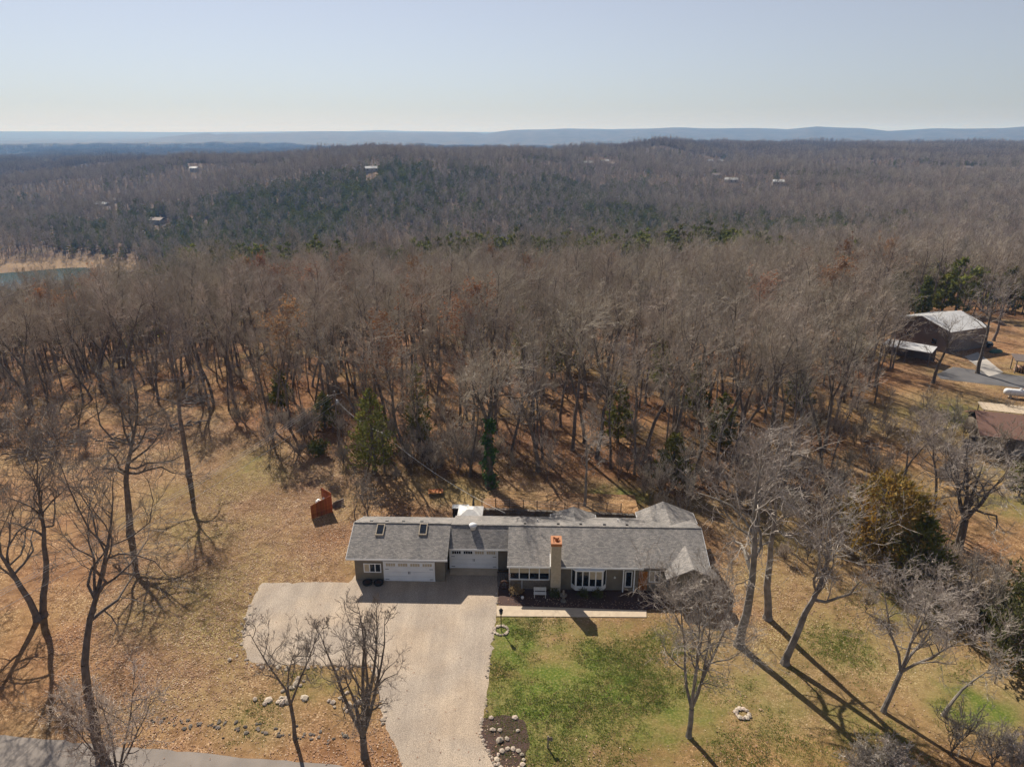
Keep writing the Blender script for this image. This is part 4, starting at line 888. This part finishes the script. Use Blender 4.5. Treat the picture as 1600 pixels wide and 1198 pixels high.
hero((1458,598), 500, 'bare tree at the end of the dark neighbour drive', 119, r0=.30, bare=.45, spread=3.6, limbs=12, bark='bark')
hero((1527,583), 440, 'bare tree between the concrete apron and the dark drive', 120, r0=.34, bare=.5, spread=4.2, limbs=13, bark='bark')
hero((1552,532), 440, 'leaning bare tree behind the green tarp', 121, r0=.3, bare=.5, spread=3.6, limbs=11, lean=(.2,0), bark='bark')
hero((841,736), 590, 'bare tree with long shadow on the slope behind the house', 122, r0=.30, bare=.42, spread=4.0, limbs=14, bark='bark')
hero((913,800), 660, 'slender pale-stemmed bare tree close behind the house roof', 123, r0=.19, bare=.55, spread=2.6, limbs=12)
hero((933,716), 540, 'bare tree on the slope behind the pale-stemmed tree', 124, r0=.30, bare=.5, spread=3.8, limbs=14, bark='bark')
hero((575,812), 745, 'small bare ornamental tree at the back corner of the garage', 125, r0=.09, fork=4, forkh=.15, spread=1.2, limbs=6, kids=(5,4,3), bark='bark', tw='twig', twig=.010)
hero((555,812), 752, 'thin bare shrub tree beside the garage gable', 126, r0=.06, fork=2, forkh=.2, spread=.9, limbs=5, kids=(4,4,3), bark='bark', tw='twig', twig=.010)
for k, (px, tp_) in enumerate([((1372,1216),1170),((1395,1224),1178),((1580,1214),1150),((1340,1214),1178)]):
    hero(px, tp_, ['bare pale brush clump at the lawn foot nearest the leaning tree shadow','bare pale brush clump beside the dark hollow','large bare brush clump at the outer corner of the side lawn','low bare brush clump next to the leaf bank'][k], 130+k, r0=.06, fork=7, forkh=.04, spread=1.0, limbs=6, kids=(5,4,3), twig=.010, name='bare_shrub')
# ivy-clad tree behind the house
t = hero((765,762), 560, 'bare tree with its trunk wrapped in green ivy behind the house', 127, r0=.42, fork=3, forkh=.5, spread=3.4, limbs=11, bark='bark', tw='twig')
rr = random.Random(6); V = []; pts = []
hh_ = height_at((765,762), 560)
for k in range(700):
    z = rr.random()**.8*hh_*.56; a = rr.uniform(0,6.283); rad_ = (.38+.4*rr.random())*(.8+.45*math.sin(z*1.7+a)+.2*math.sin(z*4.1))*(1.15-.5*z/hh_); pts.append((math.cos(a)*rad_, math.sin(a)*rad_, z))
V, Fs = leaf_quads(pts, rr, .17, 3, .12); o = bpy.data.objects.new('ivy', np_mesh('ivy', V, Fs, ['ivy_leaf'])); COL.objects.link(o); o.parent = t
# cedars that can be told apart
def cedar(px, top, W, label, seed, n=1500, size=.26, **k):
    return cedar_thing('cedar_tree', label, at(*px), seed, height_at(px, top), W, n, size, **k)
cedar((585,738), 598, 3.6, 'dense green cedar at the wood edge beside the short service pole', 201, 2600, .24)
cedar((440,640), 570, 2.0, 'small cedar among the trunks behind the leafy slope', 202, 1200)
cedar((508,668), 612, 2.2, 'small dark cedar behind the crossarm pole', 203, 1200)
cedar((655,700), 560, 2.4, 'thin dark cedar among bare trees behind the service cable', 204, 1400)
cedar((1050,762), 672, 3.0, 'low spreading cedar behind the rear wing of the house', 205, 1700)
cedar((1372,884), 742, 4.3, 'broad cedar with orange-tipped crown beside the side lawn', 206, 3200, .27, leafm='cedar_orange', shape=2)
cedar((1428,905), 800, 3.4, 'dark green cedar nestled beside the orange-tipped one', 207, 2200, .26)
cedar((1400,505), 418, 3.4, 'tall dense cedar standing behind the metal barn', 208, 1800, .4)
cedar((1437,505), 428, 2.6, 'narrower cedar beside the tall one behind the barn', 209, 1200, .4)
cedar((1592,775), 722, 1.8, 'dark round evergreen beside the brown-roofed house', 210, 1100, .22, shape=2)
cedar((498,712), 690, 1.3, 'low green shrub at the foot of the crossarm pole', 211, 700, .2, shape=2)
for k, (px, tp_, lab) in enumerate([((815,600),470,'olive-green cedar in the thick of the bare woods behind the ivy-clad tree'),((862,590),488,'olive cedar beside a russet-leaved tree in the bare woods'),((890,580),478,'slim tall cedar rising through the bare woods behind the house'),
        ((965,690),590,'bushy cedar low in the bare woods behind the rear wing'),((1030,610),505,'cedar deep in the bare woods above the rear wing'),((1085,650),560,'cedar in the bare woods toward the metal barn'),((1245,640),560,'cedar in the bare woods below the carport'),((1330,560),495,'cedar in the bare woods beside the carport'),((738,560),450,'tall narrow cedar top among the bare crowns'),((1125,700),610,'broad cedar in the bare woods above the side lawn')]):
    cedar(px, tp_, 2.6, lab, 270+k, 1100, .34)
for k, (px, tp_, w_) in enumerate([((1585,1050),960,3.0),((1615,985),905,3.2),((1560,985),945,1.8)]):
    cedar(px, tp_, w_, ['yellow-green bushy cedar at the outer edge of the side lawn','taller yellow-green cedar behind the bushy one','low olive shrub between the cedars and the twiggy pale tree'][k], 220+k, 1700, .22, shape=2, leafm='shrub_leaf')
for k, x in enumerate((4.15,6.9,8.3)):
    s_ = cedar_thing('bush', ['small green bush at the foot of the chimney','round clipped bush under the bay window, nearer the chimney','round clipped bush under the bay window, nearer the front door'][k], HW(x,-1.35), 240+k, .75, .36, 260, .09, shape=2, leafm='shrub_leaf'); s_['category'] = 'bush'
s_ = cedar_thing('bush', 'tan dry bush at the drive corner of the front bed', HW(.45,-1.1), 245, .8, .5, 260, .1, shape=2, leafm='dry_grass'); s_['category'] = 'bush'
# --- the woods
PROT = []
for k in range(9):
    kw = [dict(H=20,r0=.21,bare=.40,spread=3.8), dict(H=21.5,r0=.24,bare=.46,spread=4.2), dict(H=18,r0=.17,bare=.42,spread=3.2), dict(H=19,r0=.20,bare=.36,spread=4.0,lean=(.08,.03)), dict(H=16,r0=.14,bare=.45,spread=2.7),
          dict(H=20.5,r0=.23,fork=2,forkh=.38,spread=3.4,limbs=10), dict(H=22,r0=.26,bare=.5,spread=4.4), dict(H=17,r0=.16,bare=.38,spread=3.0,lean=(-.1,.05)), dict(H=19.5,r0=.2,bare=.4,spread=3.6)][k]
    PROT.append((kw['H'], bare_tree(300+k, **{**dict(limbs=13, twig=.013, kids=(6,5,4), wob=.14), **kw}), k))
WOODS_LABEL = ['tall bare forest tree with straight trunk in the leafless woods', 'tallest kind of bare forest tree with heavy limbs in the leafless woods', 'slim bare forest tree with narrow crown in the leafless woods', 'bare forest tree with slanting trunk and low branches in the leafless woods',
               'thin young bare forest tree in the leafless woods', 'twin-stemmed bare forest tree in the leafless woods', 'thick-trunked bare forest tree with high crown in the leafless woods', 'small leaning bare forest tree in the leafless woods', 'bare forest tree still holding russet leaves in the leafless woods']
rs = np.random.RandomState(11)
def jitter_points(step, dmin, dmax, azmax=42):
    g = np.arange(-dmax, dmax, step); gx, gy = np.meshgrid(g, np.arange(0, dmax, step)); x = (gx + rs.uniform(-.46,.46,gx.shape)*step).ravel(); y = (gy + rs.uniform(-.46,.46,gy.shape)*step).ravel()
    d = np.hypot(x, y); a = np.abs(np.degrees(np.arctan2(x, y))); k = (d >= dmin) & (d < dmax) & (a < azmax); return x[k], y[k], d[k]
FAR_HOUSES = [(160,317,0),(182,312,1),(246,341,1),(303,262,0),(60,254,0),(75,252,0),(103,248,0),(115,252,1),(143,250,0),(393,267,1),(920,254,0),(945,252,0),(955,255,1),(1108,251,0),(1125,251,0),(1143,280,0),(1120,272,1),(1216,283,0),(1260,239,1),(1238,236,0),(580,262,0),(1510,263,1)]
FH = [(hit(px, py, 4), kd) for px, py, kd in FAR_HOUSES]
def keep_clear(x, y):
    k = np.ones(len(x), bool); d = np.hypot(x, y); a = np.arctan2(x, y)
    for p, _ in FH:
        dh = math.hypot(p.x, p.y); ah = math.atan2(p.x, p.y); k &= ~((np.abs(a-ah)*dh < 8) & (d > dh-50) & (d < dh+8))
    return k
bx, by, bd = jitter_points(4.4, 70, 300)
k = ~poly_mask(bx, by, CLEAR) & (rs.rand(len(bx)) < np.where(bd < 115, .66, np.where(bd < 170, .78, .9))); bx, by, bd = bx[k], by[k], bd[k]
heroes = [o.location.xy for o in bpy.data.objects if o.get('category') == 'tree']
hx = np.array([[p.x, p.y] for p in heroes]); k = np.min(np.hypot(bx[:, None]-hx[None, :, 0], by[:, None]-hx[None, :, 1]), 1) > 2.6; bx, by, bd = bx[k], by[k], bd[k]
cut = np.array([tuple(at(*p).xy) for p in [(700,745)]]); order = np.argsort(bd)
inview = np.abs(np.degrees(np.arctan2(bx, by))) < 37.5
ind = [i for i in order if inview[i]][:262]; rest = np.setdiff1d(np.arange(len(bx)), ind)
protos = []
for H, (T, C, lp), k in PROT:
    rr = random.Random(k); t = thing('forest_tree', WOODS_LABEL[k], 'tree', (0,0,-50), 0, 'bare trees of the woods behind the house')
    lv = leaf_quads(rr.sample(lp, 700), rr, .13, 3, .12) if k == 8 else None
    protos.append((tree_parts(t, T, C, 'bark', 'twig', lv, 'russet_leaf'), k))
used = set(); pr_ = np.array([.16,.14,.15,.10,.13,.09,.1,.07,.06])
for i in ind:
    k = int(rs.choice(9, p=pr_)); p = (bx[i], by[i], float(TH(bx[i], by[i]))); rz = rs.uniform(0, 6.28); s = rs.uniform(.78, 1.08)
    if k not in used:
        used.add(k); t = protos[k][0]; t.location = p; t.rotation_euler.z = rz; t.scale = (s,s,s)
    else: copy_tree(protos[k][0], p, rz, s)
for k in range(9):
    if k not in used:
        for c in list(protos[k][0].children): bpy.data.objects.remove(c)
        bpy.data.objects.remove(protos[k][0])
# stuff: the rest of the woods, instanced on points
def scatter(name, P, rz, sc, ix, objs, label, cat):
    c = bpy.data.collections.new(name + '_kinds')
    for o in objs: c.objects.link(o)
    me = bpy.data.meshes.new(name); me.from_pydata(np.asarray(P).tolist(), [], [])
    attr(me, 'rz', rz); attr(me, 'sc', sc); a = me.attributes.new('ix', 'INT', 'POINT'); a.data.foreach_set('value', np.asarray(ix, np.int32))
    o = bpy.data.objects.new(name, me); COL.objects.link(o); tag(o, label, cat, None, 'stuff')
    g = bpy.data.node_groups.new(name, 'GeometryNodeTree'); g.interface.new_socket('Geometry', in_out='INPUT', socket_type='NodeSocketGeometry'); g.interface.new_socket('Geometry', in_out='OUTPUT', socket_type='NodeSocketGeometry')
    n = g.nodes; l = g.links; gi = n.new('NodeGroupInput'); go = n.new('NodeGroupOutput'); iop = n.new('GeometryNodeInstanceOnPoints'); ci = n.new('GeometryNodeCollectionInfo')
    ci.inputs['Collection'].default_value = c; ci.inputs['Separate Children'].default_value = True; ci.inputs['Reset Children'].default_value = True
    def na(nm, ty): q = n.new('GeometryNodeInputNamedAttribute'); q.data_type = ty; q.inputs['Name'].default_value = nm; return q.outputs[0]
    cx = n.new('ShaderNodeCombineXYZ'); l.new(na('rz','FLOAT'), cx.inputs[2]); e2r = n.new('FunctionNodeEulerToRotation'); l.new(cx.outputs[0], e2r.inputs[0])
    l.new(gi.outputs[0], iop.inputs['Points']); l.new(ci.outputs[0], iop.inputs['Instance']); iop.inputs['Pick Instance'].default_value = True
    l.new(na('ix','INT'), iop.inputs['Instance Index']); l.new(e2r.outputs[0], iop.inputs['Rotation']); l.new(na('sc','FLOAT'), iop.inputs['Scale']); l.new(iop.outputs[0], go.inputs[0])
    md = o.modifiers.new('scatter', 'NODES'); md.node_group = g; return o
kinds = []
for H, (T, C, lp), k in PROT[:8]: kinds.append(joined_proto('k%02d' % k, T, C))
rr = random.Random(3); H, (T, C, lp), k = PROT[8]; kinds.append(joined_proto('k08', T, C, leaves=leaf_quads(rr.sample(lp, 700), rr, .13, 3, .12), leafm='russet_leaf'))
for k in range(6):                                   # mid-distance kinds
    T, C, lp = bare_tree(400+k, H=[16,18,14,17,15,18][k], r0=.16, bare=.4, spread=[3.4,3.8,3,3.6,3.2,3.9][k], limbs=11, levels=3, kids=(7,6,4), twig=.026); kinds.append(joined_proto('k%02d' % (9+k), T, C))
for k in range(4):                                   # far clumps of a dozen trees
    VV = []; FF = []; fm = []; r2 = random.Random(70+k); off = 0
    for q in range(14):
        T, C, lp = bare_tree(500+k*20+q, H=r2.uniform(12,17), r0=.16, bare=.35, spread=3.2, limbs=7, levels=2, kids=(7,5,4), twig=.055, up=.2)
        a = r2.uniform(0,6.283); rd = 15*math.sqrt((q+.5)/14)
        for S_, mi in ((T,0),(C,1)):
            v, f = S_.arrays(); v = v + np.array([[rd*math.cos(a+q*2.4), rd*math.sin(a+q*2.4), 0]]); VV.append(v); FF += [tuple(i+off for i in x) for x in f]; fm += [mi]*len(f); off += len(v)
    kinds.append(bpy.data.objects.new('k%02d' % (15+k), np_mesh('k%02d' % (15+k), np.concatenate(VV), FF, ['bark','twig'], fm)))
PX = [bx[rest]]; PY = [by[rest]]; IX = [np.where(bd[rest] < 200, rs.choice(9, len(rest), p=[.15,.14,.14,.1,.12,.1,.1,.08,.07]), rs.randint(9, 15, len(rest)))]; SC = [rs.uniform(.75, 1.05, len(rest))]
x, y, d = jitter_points(5.6, 300, 470); PX.append(x); PY.append(y); IX.append(rs.randint(9, 15, len(x))); SC.append(rs.uniform(.75,1.15,len(x)))
for st_, da, db in ((5.4,470,850),(6.4,850,1250)):
    x, y, d = jitter_points(st_, da, db); PX.append(x); PY.append(y); IX.append(rs.randint(9, 15, len(x))); SC.append(rs.uniform(.65,1.0,len(x)))
x, y, d = jitter_points(24, 1250, 4300); PX.append(x); PY.append(y); IX.append(rs.randint(15, 19, len(x))); SC.append(rs.uniform(.85,1.25,len(x)))
x, y, ix, sc = map(np.concatenate, (PX, PY, IX, SC)); z = TH(x, y); d = np.hypot(x, y); az = np.degrees(np.arctan2(x, y))
ced_noise = fbm(x, y, 40, 1/60., 3) + fbm(x, y, 41, 1/16., 2)*.5
def band(v, a, b, w): return sst(a-w, a+w, v)*(1-sst(b-w, b+w, v))
ridge = band(d, 262, 335, 12)*band(az, -40, 22, 4); steep = ridge*.85 + band(d, 470, 850, 140)*band(az, -33, 12, 5)*.62 + band(d, 420, 700, 90)*band(az, 4, 28, 6)*.35
pc = np.clip(steep + ced_noise*.42 - .10, .03, .75)*np.where(d < 190, .5, 1)
ok = keep_clear(x, y) & ~((ridge > .5) & (ix < 15) & (rs.rand(len(x)) < .25)) & ~((z < -47.3) & (az < -25) & (d > 470)) & (z > -49); isc = (rs.rand(len(x)) < pc) & (d < 1250)
b_ = ok & ~isc
scatter('bare_woodland', np.stack([x, y, z-.05], 1)[b_], rs.uniform(0, 6.28, b_.sum()), sc[b_], ix[b_], kinds, 'leafless brown woodland covering the slopes and the hills beyond', 'woods')
ck = []
for k in range(4):
    T, V, Fs = cedar_geo(600+k, [9,11,8,10][k], [2.6,2.9,2.4,3.2][k], 420, .55, shape=1 if k == 1 else 2); a, f = T.arrays(); kk = len(a)
    ck.append(bpy.data.objects.new('c%02d' % k, np_mesh('c%02d' % k, np.concatenate([a, np.array(V)]), f+[tuple(i+kk for i in q) for q in Fs], ['bark','cedar_leaf'], [0]*len(f)+[1]*len(Fs))))
c_ = ok & isc & (d > 195)
scatter('cedar_woodland', np.stack([x, y, z-.05], 1)[c_], rs.uniform(0, 6.28, c_.sum()), rs.uniform(.7, 1.15, c_.sum())*np.where(d[c_] < 345, 1.4, 1), rs.randint(0, 4, c_.sum()), ck, 'dark green cedars mixed through the wooded slopes across the valley', 'woods')
# cedars inside the near woods, each a tree
n_ = [i for i in np.argsort(d) if ok[i] and isc[i] and d[i] <= 195 and abs(az[i]) < 37][:34]
near_ced = [cedar_thing('cedar_tree', 'small cedar half hidden among the bare trees of the woods', (0,0,0), 260+k, 8.5, 2.2, 900, .32, group='small cedars in the woods') for k in range(2)]
for q, i in enumerate(n_):
    p = (x[i], y[i], z[i]); s = rs.uniform(.7, 1.35)
    if q < 2: near_ced[q].location = p; near_ced[q].scale = (s,s,s)
    else: copy_tree(near_ced[q % 2], p, rs.uniform(0,6.28), s)
# undergrowth: bare saplings and brush under the trees
ub = []
for k in range(4):
    T, C, lp = bare_tree(700+k, H=[4.5,3.2,6,2.4][k], r0=.045, fork=[3,5,2,6][k], forkh=.08, spread=[1.3,1.1,1.5,1.0][k], limbs=6, levels=3, kids=(5,5,3), twig=.014); ub.append(joined_proto('u%02d' % k, T, C))
x, y, d = jitter_points(5.2, 72, 200); k = ~poly_mask(x, y, CLEAR); x, y = x[k], y[k]
ex = []                                              # brush belts beside the clearings
for px, py, n, sx, sy in [(1090,760,40,5,5),(1180,770,30,6,4),(1300,800,22,4,5),(1340,880,14,4,4),(1440,900,14,4,3),(1560,1000,16,3,4),(1350,740,18,4,6),(1420,690,12,4,6),(650,715,26,5,4),(720,730,20,4,3),(60,690,26,7,3),(20,650,20,6,4),(1560,712,7,2.5,.7),(1500,930,12,4,3),(1560,1180,4,3,1),(480,700,16,3,3),(1460,660,8,4,4)]:
    c = at(px, py); ex.append(np.stack([rs.normal(c.x, sx, n), rs.normal(c.y, sy, n)], 1))
ex = np.concatenate(ex); x = np.concatenate([x, ex[:, 0]]); y = np.concatenate([y, ex[:, 1]]); N = len(x)
scatter('undergrowth', np.stack([x, y, TH(x, y)], 1), rs.uniform(0, 6.28, N), rs.uniform(.6, 1.25, N), rs.randint(0, 4, N), ub, 'bare grey-brown brush and saplings growing under the trees', 'undergrowth')
# ------------------------------------------------------------ far houses among the woods
for q, (p, kd) in enumerate(FH):
    r = random.Random(q); L_, W_, h = r.uniform(8,15), r.uniform(5,8), r.uniform(2.2,3.6)
    lab = ['far pale-roofed house on the wooded hillside', 'far brown-roofed house on the wooded hillside'][kd]
    t = thing('hillside_house', lab, 'house', p, r.uniform(-.5,.5), 'houses scattered on the far wooded hills')
    MB().box(-L_/2,L_/2,-W_/2,W_/2,-3,h).build('wall', 'far_wall', t)
    m = MB(); m.slab([(-L_/2-.4,-W_/2-.4,h),(L_/2+.4,-W_/2-.4,h),(L_/2+.4,0,h+2.2),(-L_/2-.4,0,h+2.2)], .2); m.slab([(-L_/2-.4,0,h+2.2),(L_/2+.4,0,h+2.2),(L_/2+.4,W_/2+.4,h),(-L_/2-.4,W_/2+.4,h)], .2)
    m.build('roof', ['far_roof','far_roof_brown'][kd], t)
    for k in range(3): MB().box(-L_/3+k*L_/3-.7,-L_/3+k*L_/3+.7,-W_/2-.06,-W_/2-.01,1,2.4).build('window', 'glass', t)
# ------------------------------------------------------------ fallen leaves and grass, too many to count
rs2 = np.random.RandomState(31)
def flat_leaves(name, n, region, mat, size, label, cat):
    x = rs2.uniform(region[0], region[1], n*3); y = rs2.uniform(region[2], region[3], n*3); k = (np.abs(x) < y*.74+3)
    pat = fbm(x, y, 55, 1/7., 4); k &= pat > rs2.uniform(-.9, .5, len(x))
    k &= ~poly_mask(x, y, DRIVE_W) | (rs2.rand(len(x)) < .03); k &= ~poly_mask(x, y, HOUSE_W); k &= blobs(x, y, GRASS) < rs2.uniform(.05,.7,len(x)); k &= (x < 3) | (rs2.rand(len(x)) < .55)
    rel = (ROAD_A.y + (x-ROAD_A.x)*ROAD_D.y/ROAD_D.x) - y; k &= ~((rel > -.1) & (rs2.rand(len(x)) > .02)); x, y = x[k][:n], y[k][:n]; n = len(x)
    a = rs2.uniform(0, 6.283, n); s_ = rs2.uniform(.6, 1.35, n)*size; tl = rs2.uniform(-.5,.5,n); dx, dy = np.cos(a)*s_, np.sin(a)*s_; z = .02 + rs2.uniform(0,.05,n)
    P = np.stack([np.stack([x-dx,y-dy,z],1), np.stack([x+dy*.62,y-dx*.62,z+tl*s_],1), np.stack([x+dx,y+dy,z+.3*s_],1), np.stack([x-dy*.62,y+dx*.62,z-tl*s_*.3],1)], 1).reshape(-1,3)
    me = bpy.data.meshes.new(name); me.from_pydata(P.tolist(), [], np.arange(4*n).reshape(-1,4).tolist()); me.materials.append(MATS[mat]); o = bpy.data.objects.new(name, me); COL.objects.link(o); tag(o, label, cat, None, 'stuff')
DRIVE_W = [tuple(at(*p).xy) for p in DRIVE_PX]; HOUSE_W = [tuple(HW(*p).xy) for p in ((-16.5,-.3),(19,-2.3),(19,13),(-16.5,9))]
flat_leaves('leaf_litter', 80000, (-60, 45, 36, 105), 'leaf_fallen', .066, 'tan and brown fallen leaves strewn over the yard', 'leaves')
flat_leaves('pale_leaf_litter', 22000, (-60, 45, 36, 100), 'leaf_pale', .05, 'pale curled leaves glinting over the yard', 'leaves')
gb = []
for k in range(3):
    r = random.Random(k); m = MB()
    for q in range(9):
        a = r.uniform(0,6.283); p = Vector((r.gauss(0,.10), r.gauss(0,.10), 0)); h = r.uniform(.04,.085); e = p + Vector((math.cos(a)*.06, math.sin(a)*.06, h)); w_ = Vector((-math.sin(a), math.cos(a), 0))*.022
        m.add([p-w_, p+w_, e], [(0,1,2)])
    gb.append(bpy.data.objects.new('g%02d' % k, m.mesh('g%02d' % k, 'grass_blade' if k < 2 else 'dry_grass')))
N = 110000; x = rs2.uniform(-28, 40, N); y = rs2.uniform(36, 60, N); g_ = blobs(x, y, GRASS)*(.55+.6*fbm(x, y, 60, 1/2.2, 4)); k = (g_ > rs2.uniform(.15,1.0,N)) & ~poly_mask(x, y, DRIVE_W) & ~poly_mask(x, y, HOUSE_W) & (np.abs(x) < y*.74+3)
wk = [tuple(at(*p).xy) for p in [(770,966),(770,900),(1045,905),(1000,966)]]; k &= ~poly_mask(x, y, wk); x, y = x[k], y[k]; N = len(x)
scatter('grass', np.stack([x, y, np.full(N, .0)], 1), rs2.uniform(0, 6.28, N), rs2.uniform(.7, 1.5, N), rs2.choice(3, N, p=[.42,.4,.18]), gb, 'short green and straw grass growing in patches on the lawn', 'grass')
# ------------------------------------------------------------ haze: the air between the camera and the far ridges
hm = bpy.data.materials.new('haze'); hm.use_nodes = True; hn = hm.node_tree.nodes; hn.remove(hn['Principled BSDF'])
pv = hn.new('ShaderNodeVolumePrincipled'); pv.inputs['Color'].default_value = (.19,.48,1.0,1); pv.inputs['Absorption Color'].default_value = (1,1,1,1); pv.inputs['Density'].default_value = 1.25e-4; pv.inputs['Anisotropy'].default_value = .1
hm.node_tree.links.new(pv.outputs[0], hn['Material Output'].inputs['Volume'])
hz = MB().box(-14500,14500,-14500,14500,-80,150); o = hz.build('haze', hm); o['kind'] = 'stuff'; o['label'] = 'thin blue haze over the hills'; o['category'] = 'haze'
